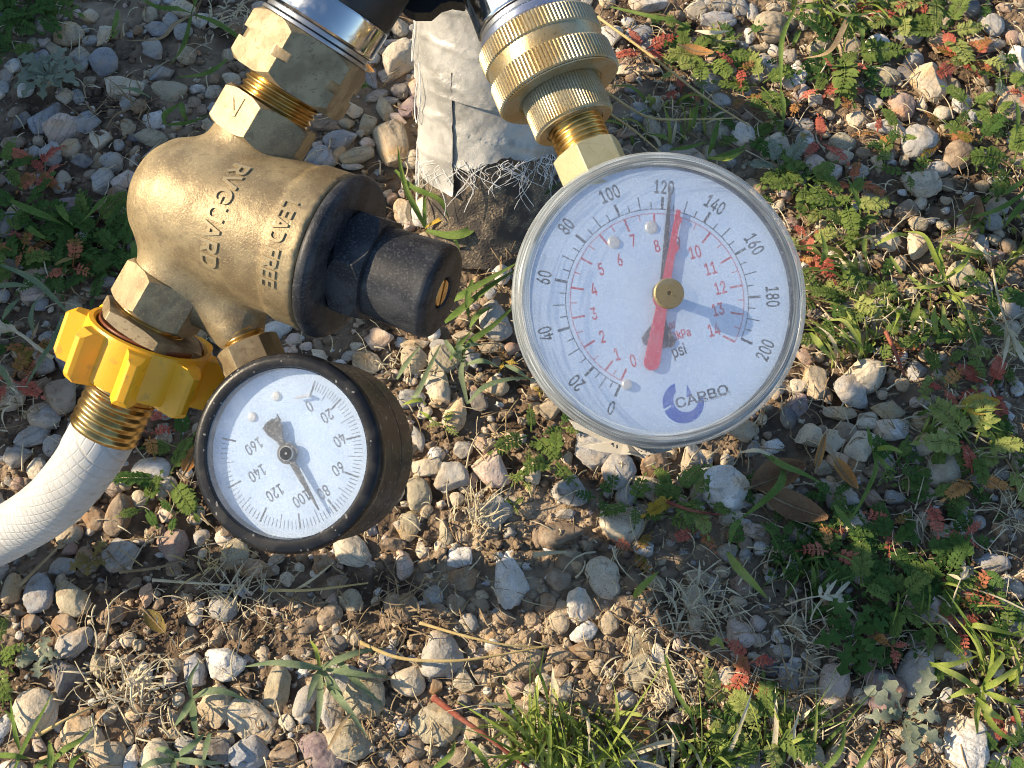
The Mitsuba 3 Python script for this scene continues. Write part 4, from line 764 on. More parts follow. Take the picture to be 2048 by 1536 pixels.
# ================================================================ plants, straw, leaves
def leafmat(key, c0, c1, trans=.5, rough=.5, fine=.5):
    def fn(p, n, uv):
        x, y, z = mm(p); return mix(c0, c1, smoothstep(.25, .75, fbm(x * .16, y * .16, z * .16, 3) * .7 + .3 * noise(x * fine * 4, y * fine * 4, z * 3)))
    scene[key] = {'type': 'principledthin', 'base_color': proc(fn), 'roughness': rough, 'diff_trans': trans, 'spec_trans': 0.0, 'eta': 1.4}
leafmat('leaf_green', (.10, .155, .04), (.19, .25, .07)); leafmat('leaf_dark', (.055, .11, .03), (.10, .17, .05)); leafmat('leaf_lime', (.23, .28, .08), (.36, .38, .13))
leafmat('leaf_red', (.44, .10, .07), (.60, .22, .15), .6); leafmat('leaf_rust', (.18, .17, .035), (.62, .20, .13), .6, .5, .25); leafmat('leaf_yellow', (.42, .27, .04), (.58, .42, .10)); leafmat('leaf_brown', (.17, .095, .055), (.30, .18, .10), .3); leafmat('leaf_orange', (.42, .19, .06), (.55, .30, .12))
leafmat('leaf_olive', (.20, .15, .055), (.30, .23, .09)); leafmat('leaf_grey', (.20, .23, .16), (.30, .33, .25)); leafmat('blade_green', (.10, .17, .04), (.19, .26, .08)); leafmat('blade_grey', (.14, .20, .11), (.24, .29, .17)); leafmat('blade_lime', (.22, .29, .05), (.34, .38, .12))
leafmat('straw_pale', (.50, .42, .27), (.70, .62, .45), .3, .6, 1); leafmat('straw_brown', (.24, .17, .10), (.40, .30, .18), .2, .6, 1); leafmat('straw_gold', (.50, .37, .16), (.62, .49, .25), .3, .55, 1); leafmat('stem_red', (.22, .06, .045), (.34, .13, .09), .2)
def gpt(px, py, h):
    o = ground(px, py, h * 1e-3); return np.array([o[0], o[1], o[2]])
def ribbon(pts, w, fold=.25, n=22, taper=1.0, twist=0.0, up=(0, 0, 1), base=.45):
    """grass blade: pts and w in metres; widest near a third of its length, pointed at the tip, folded along the midrib"""
    c = spline(pts, n); t = np.gradient(c, axis=0); t /= np.linalg.norm(t, axis=1, keepdims=True) + 1e-12
    s = np.cross(t, np.asarray(up, float)); ln = np.linalg.norm(s, axis=1, keepdims=True); s = np.where(ln > .05, s / np.maximum(ln, 1e-9), [[1, 0, 0]])
    nn = np.cross(s, t); k = np.linspace(0, 1, n)[:, None]; a = twist * k
    s, nn = s * np.cos(a) + nn * np.sin(a), nn * np.cos(a) - s * np.sin(a)
    prof = (base + (1 - base) * np.minimum(k / .3, 1)) * (1 - np.clip((k - .3) / .7, 0, 1) ** 1.7) ** taper; hw = w / 2 * np.maximum(prof, .03)
    v = np.concatenate([c - s * hw + nn * hw * fold, c - nn * hw * fold * .3, c + s * hw + nn * hw * fold]); i = np.arange(n - 1)
    q = np.vstack([np.stack([i, i + n, i + n + 1, i + 1], 1), np.stack([i + n, i + 2 * n, i + 2 * n + 1, i + n + 1], 1)])
    return v, np.vstack([q[:, [0, 1, 2]], q[:, [0, 2, 3]]])
def merge(ms):
    at, vs, fs = 0, [], []
    for v, f in ms: vs.append(v); fs.append(np.asarray(f) + at); at += len(v)
    return np.vstack(vs), np.vstack(fs)
def ptube(pts, r, n=5):
    t = tube(pts, r, n); return np.array(t.vertices), np.array(t.faces)
LEAFLET = np.array([(0, 0), (.16, .10), (.2, .30), (.36, .22), (.42, .42), (.60, .27), (.68, .38), (.84, .17), (1, .0), (.84, -.17), (.68, -.38), (.60, -.27), (.42, -.42), (.36, -.22), (.2, -.30), (.16, -.10)])
def leaflet(rg_, o, d, nrm, L, wide):
    s = np.cross(nrm, d); s /= np.linalg.norm(s) + 1e-9; P_ = LEAFLET * [L, L * wide]
    P_ = P_ * (1 + .12 * rg_.normal(size=P_.shape)); cup = .25 * np.abs(P_[:, 1]) - .18 * P_[:, 0] ** 2 / L
    v = o + P_[:, :1] * d + P_[:, 1:] * s + cup[:, None] * nrm
    mid_ = o + .5 * L * d - .02 * L * nrm; v = np.vstack([v, mid_]); n = len(LEAFLET); i = np.arange(n)
    return v, np.stack([i, (i + 1) % n, i * 0 + n], 1)
def frond(rg_, o, az, L, rise, pairs=7, wide=.8):
    """pinnate leaf: a curved stalk with pairs of toothed leaflets and one at the end"""
    t = np.linspace(0, 1, 12); bend = rg_.uniform(-.5, .5)
    a = az + bend * t; step = L / 11
    xy = np.cumsum(np.stack([np.cos(a), np.sin(a)], 1) * step, 0); z = rise * np.sin(np.pi * np.clip(t * rg_.uniform(.55, .85), 0, 1)) * L
    c = o + np.column_stack([xy, z]); ms = [ptube(c, np.linspace(.00030, .00015, 12))]; roll = rg_.uniform(-.5, .5)
    for k in range(pairs):
        u = .24 + .72 * k / pairs; x = u * 11; i = int(x); p = c[i] + (c[min(i + 1, 11)] - c[i]) * (x - i); d = unit(c[min(i + 1, 11)] - c[max(i - 1, 0)])
        s = unit(np.cross([0, 0, 1], d)); up = np.cross(d, s); s, up = s * math.cos(roll) + up * math.sin(roll), up * math.cos(roll) - s * math.sin(roll)
        ll = L * ((.215 if pairs > 6 else .27) * math.sin(math.pi * (.22 + .70 * u)) + .05) * rg_.uniform(.85, 1.15)
        for g in (-1, 1): ms.append(leaflet(rg_, p, unit(d * .55 + s * g + up * rg_.uniform(-.1, .45)), up, ll, wide))
    ms.append(leaflet(rg_, c[-1], unit(c[-1] - c[-2]), np.array([0, 0, 1.0]), L * .2, wide)); return merge(ms)
pend = []
def fern(px, py, rpx, nf, mats, rg_, kind=None):
    o = ground(px, py); z = max(soil(o[0], o[1]), 0); o = np.array([o[0], o[1], z + rg_.uniform(.001, .004)]); L = rpx / gpx(px, py) * 1e-3
    key = numbered('fern_leaf_weed'); a0 = rg_.uniform(0, 6.3); cnt = {}; nf = max(3, nf - 1 - int(rg_.integers(2))); L *= rg_.uniform(.85, 1.25)
    for k in range(nf):
        m = mats[k % len(mats)] if k < len(mats) else mats[int(rg_.integers(len(mats)))]; cnt[m] = cnt.get(m, 0) + 1
        az = a0 + k * 2 * np.pi / nf + rg_.uniform(-.4, .4); q = numbered(key + '__leaf')
        scene[q] = mikit.ply(frond(rg_, o, az, L * rg_.uniform(.7, 1.15), rg_.uniform(.05, .32), int(rg_.integers(7, 11)) if L > .009 else int(rg_.integers(4, 6)), rg_.uniform(.6, .85)), m, smooth=False)
        if len(mats) > 1 and m == 'leaf_red' and mats[0] != 'leaf_red': labels[q] = {'label': 'red withered leaf'}
    word = {'leaf_green': 'green', 'leaf_dark': 'dark green', 'leaf_lime': 'bright yellow-green', 'leaf_red': 'red', 'leaf_yellow': 'yellow', 'leaf_orange': 'orange', 'leaf_grey': 'grey-green', 'leaf_rust': 'rusty red', 'leaf_brown': 'brown'}
    t_ = (kind or 'low ' + word[mats[0]] + ' fern-leaved weed') + (' with red leaves' if 'leaf_red' in mats[1:] and not kind else '')
    t_, d_ = describe(px, py, t_); pend.append((key, t_, d_, 'weed'))
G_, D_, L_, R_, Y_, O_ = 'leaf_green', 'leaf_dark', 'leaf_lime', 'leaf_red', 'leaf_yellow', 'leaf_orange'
FERNS = [(1800, 38, 80, 7, [L_, G_]), (1862, 12, 75, 6, [L_, G_]), (1745, 45, 60, 5, [G_, L_]), (1885, 72, 85, 7, [L_, L_, G_]), (1682, 118, 85, 7, [D_, G_]), (1655, 160, 75, 6, [G_, D_]), (1725, 155, 50, 4, [D_]), (1945, 128, 70, 6, [G_, L_, R_]), (1995, 165, 75, 6, [G_, 'leaf_grey']), (1935, 228, 60, 6, [G_]), (1985, 245, 70, 5, [G_, L_]),
         (1518, 178, 75, 6, [L_, G_]), (1548, 235, 50, 4, [G_]), (1560, 345, 80, 7, ['leaf_grey', G_]), (1606, 372, 75, 6, [G_]), (1648, 425, 60, 5, [G_, L_]), (1688, 415, 65, 6, [L_, G_]), (1615, 505, 60, 5, [L_, R_]), (1690, 470, 60, 5, [G_]), (1762, 305, 45, 4, [D_, G_]), (1815, 355, 55, 5, [G_]), (1790, 275, 60, 4, [G_]), (1950, 300, 65, 5, [G_, D_]), (2020, 340, 70, 6, [G_]),
         (1735, 610, 70, 7, [G_]), (1690, 600, 60, 5, [L_, G_]), (1762, 570, 40, 4, [D_]), (1930, 705, 60, 5, [G_]), (1975, 590, 60, 6, [D_, G_]), (1960, 660, 50, 5, [G_]), (1632, 600, 55, 5, [G_, L_]), (1850, 690, 60, 5, [D_, G_]), (1760, 690, 50, 4, [G_]), (1995, 720, 55, 5, [G_, L_]), (1870, 760, 50, 4, [L_, G_]), (1640, 680, 45, 4, [G_]),
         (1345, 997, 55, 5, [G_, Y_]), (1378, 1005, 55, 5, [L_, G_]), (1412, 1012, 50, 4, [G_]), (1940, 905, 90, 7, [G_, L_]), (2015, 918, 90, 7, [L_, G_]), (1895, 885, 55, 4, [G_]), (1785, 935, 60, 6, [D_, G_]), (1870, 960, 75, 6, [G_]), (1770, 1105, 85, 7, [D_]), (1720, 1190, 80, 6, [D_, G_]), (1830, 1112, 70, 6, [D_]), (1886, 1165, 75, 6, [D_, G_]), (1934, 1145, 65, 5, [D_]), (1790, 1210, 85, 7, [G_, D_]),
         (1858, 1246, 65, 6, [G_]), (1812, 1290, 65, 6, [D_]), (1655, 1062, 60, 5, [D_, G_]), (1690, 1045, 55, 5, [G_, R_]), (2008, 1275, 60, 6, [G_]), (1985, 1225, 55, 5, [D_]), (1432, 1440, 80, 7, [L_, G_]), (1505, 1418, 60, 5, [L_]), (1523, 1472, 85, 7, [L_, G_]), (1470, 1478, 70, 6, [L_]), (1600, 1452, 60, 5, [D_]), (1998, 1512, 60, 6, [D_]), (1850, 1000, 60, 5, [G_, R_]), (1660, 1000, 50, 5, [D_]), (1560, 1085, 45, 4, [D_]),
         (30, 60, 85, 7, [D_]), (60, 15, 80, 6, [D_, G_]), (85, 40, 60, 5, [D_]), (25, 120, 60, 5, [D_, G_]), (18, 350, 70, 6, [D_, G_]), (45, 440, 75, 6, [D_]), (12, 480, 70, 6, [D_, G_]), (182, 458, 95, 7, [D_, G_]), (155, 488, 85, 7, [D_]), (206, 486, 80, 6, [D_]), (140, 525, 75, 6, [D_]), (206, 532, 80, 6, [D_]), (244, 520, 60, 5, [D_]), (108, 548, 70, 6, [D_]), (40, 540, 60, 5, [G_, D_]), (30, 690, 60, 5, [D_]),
         (363, 893, 70, 4, [D_, G_]), (338, 960, 80, 4, [G_, D_]), (292, 1020, 60, 4, [G_, D_]), (352, 1032, 45, 3, [D_]), (8, 1288, 60, 5, [G_]), (5, 1332, 50, 4, [G_]), (10, 1422, 50, 5, [G_]), (1062, 872, 62, 4, [G_]), (1098, 895, 50, 4, [G_]), (1122, 862, 45, 3, [G_, D_]), (1058, 945, 45, 4, [G_]), (1108, 930, 50, 4, [G_]), (1045, 968, 36, 3, [L_]), (1195, 1000, 45, 4, [D_]), (1265, 1018, 55, 5, [G_]), (1330, 1035, 50, 4, [G_]),
         (1408, 125, 60, 5, [L_, G_]), (1375, 120, 60, 5, [G_]), (1348, 75, 50, 4, [D_, G_]), (1440, 118, 50, 4, [G_, L_]), (1490, 280, 60, 5, [D_, G_]), (1530, 225, 45, 4, [L_]), (715, 185, 30, 5, [L_, G_]), (1342, 150, 45, 4, [L_]), (1028, 1012, 26, 4, [L_, G_]), (890, 855, 32, 4, [L_])]
for k, f_ in enumerate(FERNS): fern(*f_, np.random.default_rng(700 + k))
REDS = [(92, 352), (150, 547), (78, 345), (60, 500), (166, 538), (52, 515), (1470, 152), (1592, 212), (1285, 112), (1485, 205), (1692, 192), (1722, 40), (1813, 20), (1930, 122), (1908, 130), (1752, 272), (1640, 290), (1702, 372), (1612, 480), (1880, 788), (1972, 782), (1805, 705), (1780, 1055), (1655, 1112), (1920, 1080), (1945, 1198), (1912, 1262), (1775, 1298), (1492, 1328), (1488, 1362), (1395, 1070), (302, 875), (282, 850), (1268, 1105), (1362, 190), (1895, 1195), (2005, 1450), (75, 722), (30, 770), (2035, 200), (1680, 165), (1880, 275), (1610, 515), (1590, 530)]
for k, (x, y) in enumerate(REDS): fern(x, y, [38, 46, 54][k % 3], 3 + k % 3, [[R_], ['leaf_rust'], ['leaf_rust', R_], [R_, O_]][k % 4], np.random.default_rng(900 + k), 'small red-leaved weed')
fern(1942, 962, 55, 4, [O_, R_], np.random.default_rng(1), 'orange and red weed'); fern(1008, 728, 30, 4, [O_, Y_], np.random.default_rng(2), 'small orange and yellow weed'); fern(1600, 292, 26, 3, [Y_], np.random.default_rng(3), 'small yellow weed'); fern(1080, 790, 14, 2, [Y_], np.random.default_rng(6), 'tiny yellow weed leaf')
settle(pend, 'low weeds growing through the gravel')
# ground cover of small leaves where the weeds close up
ms = []
rg_ = np.random.default_rng(77)
for _ in range(200):
    c_ = [(1880, 60, 190, 110), (1700, 130, 110, 90), (1620, 400, 110, 110), (1720, 600, 120, 90), (1960, 640, 100, 130), (1780, 1120, 230, 130), (1950, 930, 120, 90), (1460, 1450, 110, 70), (160, 500, 130, 70), (40, 60, 70, 80), (1420, 130, 110, 80), (1780, 1120, 200, 120), (1980, 300, 80, 120), (1640, 1060, 90, 80), (1640, 1060, 90, 80)][int(rg_.integers(15))]
    px, py = rg_.normal(c_[0], c_[2] * .6), rg_.normal(c_[1], c_[3] * .6); o = ground(px, py); o = np.array([o[0], o[1], max(soil(o[0], o[1]), 0) + .0012])
    ms.append(frond(rg_, o, rg_.uniform(0, 6.3), rg_.uniform(.004, .009), rg_.uniform(.1, .4), 4, .9))
scene['ground_cover'] = mikit.ply(merge(ms), 'leaf_dark', smooth=False); labels['ground_cover'] = {'label': 'tiny green seedling leaves between the weeds', 'kind': 'stuff'}
# ---- grass plants with long blades: lists of photo points along each blade
def blade(px, w, h, rg_, mid_=None):
    n = len(px); t = np.linspace(0, 1, n); hs = 2.0 + h * np.sin(np.pi * (.12 + .8 * t)); pts = [gpt(x, y, a) for (x, y), a in zip(px, hs)]
    return ribbon(pts, w / 6.6e3, rg_.uniform(.15, .45), 26, .8, rg_.uniform(-.7, .7))
def grass(label, mat, blades, w=12, h=7, seed=0, name='grass_plant', cat_='grass'):
    rg_ = np.random.default_rng(seed); key = thing(name, label, cat_)
    for b in blades:
        m, ww = mat, w
        if isinstance(b, tuple): b, ww, m = b[0], b[1], (b[2] if len(b) > 2 else mat)
        xs = [float(v) for v in b.split()]; pl = list(zip(xs[::2], xs[1::2])); q = numbered(key + '__blade')
        scene[q] = mikit.ply(blade(pl, ww, h * rg_.uniform(.7, 1.3), rg_), m, smooth=True)
    return key
BG, BY, BL, SP, SG_, SB = 'blade_green', 'blade_grey', 'blade_lime', 'straw_pale', 'straw_gold', 'straw_brown'
grass('green grass plant with long arching blades beside the foot of the riser pipe', BG, ['850 455 833 422 812 380 800 330 795 290', ('851 455 849 420 850 384', 9), '790 340 825 375 877 399 900 436 908 470', ('850 456 890 434 938 411', 10, 'leaf_yellow'), ('852 462 900 472 937 463 960 432 1010 420', 20), '935 465 945 430 940 380 935 330', ('920 500 910 480 905 470', 8), '1000 445 1025 426 1096 384 1130 360'], 13, 9, 1)
grass('green grass blades lying between the black knob and the large gauge', BG, [('900 604 929 588 985 555 1045 520', 18), ('890 645 917 624 985 570 1045 532', 16), ('925 705 946 680 990 648 1040 600', 13), '940 655 955 630 985 612', '945 560 935 600 938 640', '900 720 920 690 945 660'], 12, 7, 2)
grass('sprawling green grass plant between the black knob and the large gauge', BY, ['935 808 923 753 925 728 931 700', '937 805 969 774 1019 758 1070 757', '1010 730 1035 742 1066 764', '822 795 835 786 862 728 882 688', '794 758 815 725 844 688', '917 678 918 700 924 728', '890 680 907 705 930 730', '930 730 965 722 1000 735', ('850 810 842 800 815 806 800 812', 9, BL), ('870 845 855 832 838 822', 8, BL), '905 705 940 690 970 690'], 11, 7, 3)
grass('crossing grass blades radiating over stones below the small gauge', BY, ['645 1338 600 1330 545 1325 485 1334', '642 1336 680 1318 720 1304 770 1296', '640 1340 628 1365 614 1405', '641 1342 640 1400 634 1468', '645 1340 675 1385 702 1440', '648 1338 690 1345 740 1352 785 1354', '668 1312 710 1360 768 1414', '650 1365 690 1410 738 1478', ('640 1335 632 1300 620 1280', 8, BL), ('655 1500 690 1440 720 1400', 8, SB)], 13, 8, 4)
grass('small grass plant with four blades at the matted dry grass', BY, ['386 1396 370 1425 347 1455', '385 1398 388 1440 396 1488', '386 1396 420 1382 460 1386 505 1410', ('384 1398 380 1360 400 1320', 9)], 13, 7, 5)
grass('pale green grass plant on the bottom edge left of the bluish-grey stone', BY, ['349 1516 385 1490 412 1465', '349 1514 330 1500 310 1498', '350 1518 400 1525 448 1527', '345 1520 305 1525 270 1545', '350 1520 345 1545 352 1570', '420 1465 412 1495 405 1540'], 12, 6, 6)
grass('tall thin grass blades in the bottom left corner', BG, ['100 1530 130 1500 165 1478 190 1448', ('28 1540 55 1480 85 1425 106 1385', 9), ('40 1500 30 1460 20 1392', 9), '60 1560 80 1530 110 1510', ('-20 1510 30 1512 60 1518', 10), '140 1550 150 1520 180 1500', '100 1550 102 1510 98 1480'], 12, 9, 7)
grass('long grey-green grass blades left of the yellow nut', BY, ['2 530 64 558 109 597 138 630', '126 630 110 680 88 712 45 785', ('-10 725 10 750 30 790', 14), ('4 640 20 615 42 594', 13), ('68 668 62 640 68 610 82 590', 11), '-20 575 30 570 70 575', ('60 690 72 660 80 640', 10, SB)], 13, 7, 8)
grass('broad grass blades over the dark weeds left of the brass body', BG, [('14 398 60 420 100 436 132 452', 17), ('112 400 128 430 148 455', 16), ('214 392 190 420 155 452', 16), ('52 450 70 465 100 482', 13), ('110 530 135 520 160 515', 14, 'leaf_olive'), '265 480 270 510 262 530'], 15, 7, 9)
grass('green grass plant at the top edge left of the union nut', BG, ['385 28 355 18 315 14 270 -10', '382 32 372 80 358 108 336 134', '390 30 430 45 470 70 490 95', ('385 30 350 50 320 78 250 82', 13, SB), '383 28 392 0 396 -25', ('455 118 430 138 400 150 350 155', 12), '330 250 330 230 345 218 365 205', ('362 205 366 225 376 245', 14), ('300 195 270 180 238 176', 14, BY), '236 20 230 50 216 80', ('335 250 380 245 425 226', 13), ('236 60 225 75 212 82', 12)], 13, 8, 10)
grass('sprawling bright grass plant with curling blades right of the large gauge', BL, ['1893 565 1872 520 1848 472 1809 462', '1895 570 1922 608 1938 645 1960 705', '1890 560 1880 520 1876 500 1895 470', ('1822 660 1830 630 1838 598', 17), ('1877 675 1868 640 1870 612', 18), ('1885 612 1890 645 1905 660 1918 652', 13), '1780 512 1800 545 1820 565', '1816 550 1840 572 1868 586', '1896 484 1935 500 2000 510', '1890 560 1925 530 1945 495', '1885 570 1850 575 1800 578', ('1892 560 1885 535 1880 518', 15), '1732 470 1728 500 1740 545', ('1750 490 1790 470 1820 470', 11), '1660 640 1690 645 1720 690 1730 715', ('1620 665 1640 690 1665 720', 14), '1900 585 1930 590 1960 578', ('1720 430 1715 400 1690 345', 14, BG), ('1640 530 1650 500 1640 460', 13, BG)], 12, 9, 11)
grass('green grass plant on the top edge with one long drooping blade', BG, ['1590 15 1565 75 1562 130 1562 185', ('1592 12 1625 14 1660 8', 14), ('1590 14 1575 -5 1570 -20', 13), ('1700 18 1685 60 1655 105 1600 118', 13, SB), ('1715 35 1725 65 1722 95', 12), '1708 20 1695 50 1690 72', ('1562 180 1568 215 1565 260', 10), '1650 10 1680 30 1720 30 1760 20', ('1600 60 1590 80 1586 95', 12)], 12, 9, 12)
grass('long green grass blades crossing at the right edge', BG, ['2060 378 2010 412 1970 428 1928 440', ('2060 395 2030 425 2006 458', 14), '2060 352 2020 380 1995 395', '2034 205 2036 240 2028 290', ('2070 150 2040 165 2030 180', 14), ('1945 480 1965 500 1985 515', 9, SP)], 11, 8, 13)
grass('bent grass blade over the rolled brown leaf', BG, [('1565 935 1562 965 1530 1000 1478 1040', 16), ('1520 900 1560 928 1600 945 1648 968', 14), '1480 1040 1465 1060 1460 1090', ('1480 905 1520 902 1570 925', 8, SP)], 13, 8, 14)
grass('thin curved grass plant right of the torn sticker', BG, ['1747 905 1751 940 1725 1000 1688 1060', ('1745 900 1780 896 1810 908', 11, BL), ('1668 1010 1690 1040 1715 1075', 14), '1745 905 1740 880 1735 850', '1748 905 1770 930 1790 942'], 9, 9, 15)
grass('short yellow-green pointed blade by the shaded weeds', BL, [('1455 1105 1475 1135 1505 1165 1536 1198', 17), ('1420 1290 1435 1280 1450 1300', 12, BL), ('1268 1195 1285 1172 1318 1142', 14, BL)], 15, 5, 16)
grass('light green grass plant with curling blades at lower right', BL, ['1961 1381 1920 1355 1880 1335 1852 1320', '1962 1380 1985 1340 2005 1310 1985 1296', '1962 1380 2000 1360 2045 1325', ('1965 1385 1972 1430 2005 1470 2050 1482', 13), '1960 1385 1952 1430 1955 1480', '1965 1382 2010 1400 2055 1405', '1960 1380 1925 1385 1890 1400', '1930 1250 1970 1255 2050 1275', ('1950 1395 1980 1425 2010 1440', 15), '1860 1330 1900 1330 1960 1310', ('2020 1400 2035 1440 2040 1480', 11)], 12, 8, 17)
grass('long green blade with pale edge above the large gauge', BG, [('1221 14 1303 34 1350 43 1392 64', 12), '1417 320 1460 308 1498 288', ('1415 316 1455 318 1490 300', 13, BL), '1437 242 1425 285 1416 312', ('1405 192 1412 210 1405 228', 11), '1340 300 1375 296 1420 282', ('1395 205 1390 240 1385 262', 8), ('1390 62 1420 66 1460 62', 12, SP), ('1300 268 1330 275 1345 290', 12)], 13, 8, 18)
grass('grass blades at the bottom edge beside the bright grass tuft', BG, ['860 1545 900 1510 910 1480', '930 1480 960 1510 990 1560', ('1630 1560 1680 1500 1690 1440', 10), '1700 1560 1740 1500 1765 1450', ('1330 1310 1350 1380 1385 1440 1390 1500', 9)], 11, 8, 19)
# ---- upright tufts
def tuft(key_label, cx, cy, rx, ry, nb, hmin, hmax, seed, mats, lean=(0.0, 0.0)):
    rg_ = np.random.default_rng(seed); key = thing('grass_tuft', key_label, 'grass tuft')
    for k in range(nb):
        a, r = rg_.uniform(0, 6.3), math.sqrt(rg_.uniform(0, 1)); o = ground(cx + rx * r * math.cos(a), cy + ry * r * math.sin(a)); z = soil(o[0], o[1]); h = rg_.uniform(hmin, hmax) * 1e-3
        dx, dy = (np.array([math.cos(a), math.sin(a)]) * r * .35 + rg_.normal(0, .22, 2) + lean) * h; cv = rg_.uniform(.2, 1.1)
        pts = [[o[0], o[1], z - .001], [o[0] + dx * .3, o[1] + dy * .3, z + h * .45], [o[0] + dx * (.8 + .3 * cv), o[1] + dy * (.8 + .3 * cv), z + h * .85], [o[0] + dx * (1.2 + 1.1 * cv), o[1] + dy * (1.2 + 1.1 * cv), z + h * (1.05 - .35 * cv)]]
        q = numbered(key + '__blade'); up = [rg_.normal(), rg_.normal() - 1.2, .2]
        scene[q] = mikit.ply(ribbon(pts, rg_.uniform(.0008, .0016), .3, 14, .7, 0, up), mats[int(rg_.integers(len(mats)))], smooth=True)
    return key
tuft('dense bright green grass tuft standing at the bottom edge', 1135, 1490, 110, 95, 150, 8, 26, 31, [BG, BL, BL, BL, SP])
tuft('thin bright grass tuft at the bottom edge right of the dense tuft', 1385, 1515, 80, 45, 46, 8, 18, 32, [BL, BL, SP, BG])
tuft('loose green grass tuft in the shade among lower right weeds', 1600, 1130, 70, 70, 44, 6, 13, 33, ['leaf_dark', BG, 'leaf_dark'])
tuft('thin grass tuft in the top centre right of the brass coupling', 1330, 250, 90, 60, 34, 5, 12, 34, [BL, SP, BG])
for k, (lab_, x, y, rx, ry, nb) in enumerate([('thin flat grass tuft right of the large gauge', 1715, 520, 70, 60, 34), ('pale flat grass tuft beside the sprawling grass plant', 1835, 625, 70, 60, 36), ('sparse grass tuft among weeds right of the large gauge, lower down', 1690, 690, 60, 50, 30), ('light grass tuft at the right edge', 1990, 470, 60, 70, 32), ('pale grass tuft left of the yellow oval leaf', 1865, 860, 60, 45, 30), ('pale green grass tuft in the lower right corner area', 2010, 1345, 60, 50, 34), ('yellowish grass tuft on the bottom edge left of the pale rosette', 1590, 1490, 70, 50, 36), ('bright grass tuft at the top edge of the picture, right half', 1650, 25, 70, 40, 34), ('sparse grass tuft in the lower right shade', 1850, 1200, 70, 60, 26)]):
    tuft(lab_, x, y, rx, ry, nb, 5, 13, 130 + k, [BL, BL, SP, BG], (rng.uniform(-.5, .5), rng.uniform(-.5, .5)))
# ---- grey rosettes
def rosette(label, cx, cy, rpx, nl, seed, mat, wide=.2):
    rg_ = np.random.default_rng(seed); key = thing('grey_rosette', label, 'weed'); o = ground(cx, cy); o = np.array([o[0], o[1], max(soil(o[0], o[1]), 0) + .003]); L = rpx / gpx(cx, cy) * 1e-3
    for k in range(nl):
        az = k * 2.4 + rg_.uniform(-.3, .3); l = L * rg_.uniform(.65, 1.1) * (.55 if k > nl * .7 else 1); n = 18; t = np.linspace(0, 1, n); a = az + rg_.uniform(-.4, .4) * t
        c = o + np.column_stack([np.cumsum(np.cos(a)) * l / n, np.cumsum(np.sin(a)) * l / n, l * (.32 + .4 * (k > nl * .7)) * np.sin(np.pi * t * .8)])
        w = l * wide * (.18 + .82 * np.sin(np.pi * np.clip(t, 0, 1) ** 1.6) ** .8) * (1 + .42 * np.sign(np.sin(t * 22 + k))) ; w[-1] = l * .01
        d = np.gradient(c, axis=0); s = np.cross(d, [0, 0, 1.0]); s /= np.linalg.norm(s, axis=1, keepdims=True)
        v = np.concatenate([c - s * w[:, None] + [0, 0, 1] * w[:, None] * .35, c, c + s * w[:, None] + [0, 0, 1] * w[:, None] * .35]); i = np.arange(n - 1)
        q = np.vstack([np.stack([i, i + n, i + n + 1, i + 1], 1), np.stack([i + n, i + 2 * n, i + 2 * n + 1, i + n + 1], 1)])
        kk = numbered(key + '__leaf'); scene[kk] = mikit.ply((v, np.vstack([q[:, [0, 1, 2]], q[:, [0, 2, 3]]])), mat, smooth=True)
rosette('grey-green rosette of lobed narrow leaves at upper left', 106, 168, 72, 20, 41, 'leaf_grey', .13)
rosette('dull green toothed rosette among the shaded weeds at lower right', 1700, 1275, 85, 12, 42, 'leaf_dark', .16)
rosette('pale grey-green rosette with long wavy leaves near the bottom right', 1800, 1440, 105, 11, 43, 'leaf_grey', .13)
rosette('small olive seedling with oval leaves right of the hose', 190, 1128, 42, 6, 44, 'leaf_olive', .2)
rosette('small grey-green seedling at the left near the bottom', 85, 1320, 48, 6, 45, 'leaf_grey', .22)
# ---- single dead leaves
def deadleaf(label, px, py, L, w, ang_, mat, curl, seed, teeth=0.0, h=4.0, tilt=0.0):
    rg_ = np.random.default_rng(seed); n, m = 26, 9; g = gpx(px, py); t = np.linspace(0, 1, n)[:, None]; s = np.linspace(-1, 1, m)[None]
    half = w / g / 2 * np.sin(np.pi * np.clip(t * .96 + .02, 0, 1) ** .85) ** .75 * (1 + teeth * np.sign(np.sin(t * 75)))
    x = (t - .5) * L / g; a_ = s * curl; rad = half / max(curl, .05)
    y = rad * np.sin(a_) + 0 * t; z = rad * (1 - np.cos(a_)) + .10 * L / g * (2 * t - 1) ** 2 + .25 * np.abs(np.sin(t * 26)) * (np.abs(s) > .1) * .4
    x = x + 0 * s; ca, sa = math.cos(math.radians(ang_)), math.sin(math.radians(ang_)); o = ground(px, py, h * 1e-3)
    zz = z + tilt * y
    v = np.stack([x * ca - y * sa, x * sa + y * ca, zz], -1).reshape(-1, 3) * 1e-3 + [o[0], o[1], max(soil(o[0], o[1]), 0) + h * 1e-3]
    i, j = np.meshgrid(np.arange(n - 1), np.arange(m - 1), indexing='ij'); q = np.stack([i * m + j, i * m + j + 1, (i + 1) * m + j + 1, (i + 1) * m + j], -1).reshape(-1, 4)
    key = thing('dead_leaf', label, 'leaf'); scene[key + '__leaf_blade'] = mikit.ply((v, np.vstack([q[:, [0, 1, 2]], q[:, [0, 2, 3]]])), mat, smooth=True)
    c = v.reshape(n, m, 3)[:, m // 2]; st_ = np.vstack([c[0] + (c[0] - c[3]) * 1.2, c]); scene[key + '__midrib'] = mikit.ply(merge([ptube(st_ + [0, 0, 1e-4], np.linspace(.0004, .00015, len(st_)))]), 'straw_gold' if mat == 'leaf_yellow' else 'straw_brown', smooth=True)
deadleaf('yellow oval fallen leaf with toothed edge at the right edge', 1958, 811, 78, 46, 8, 'leaf_yellow', .5, 1, .05, 7)
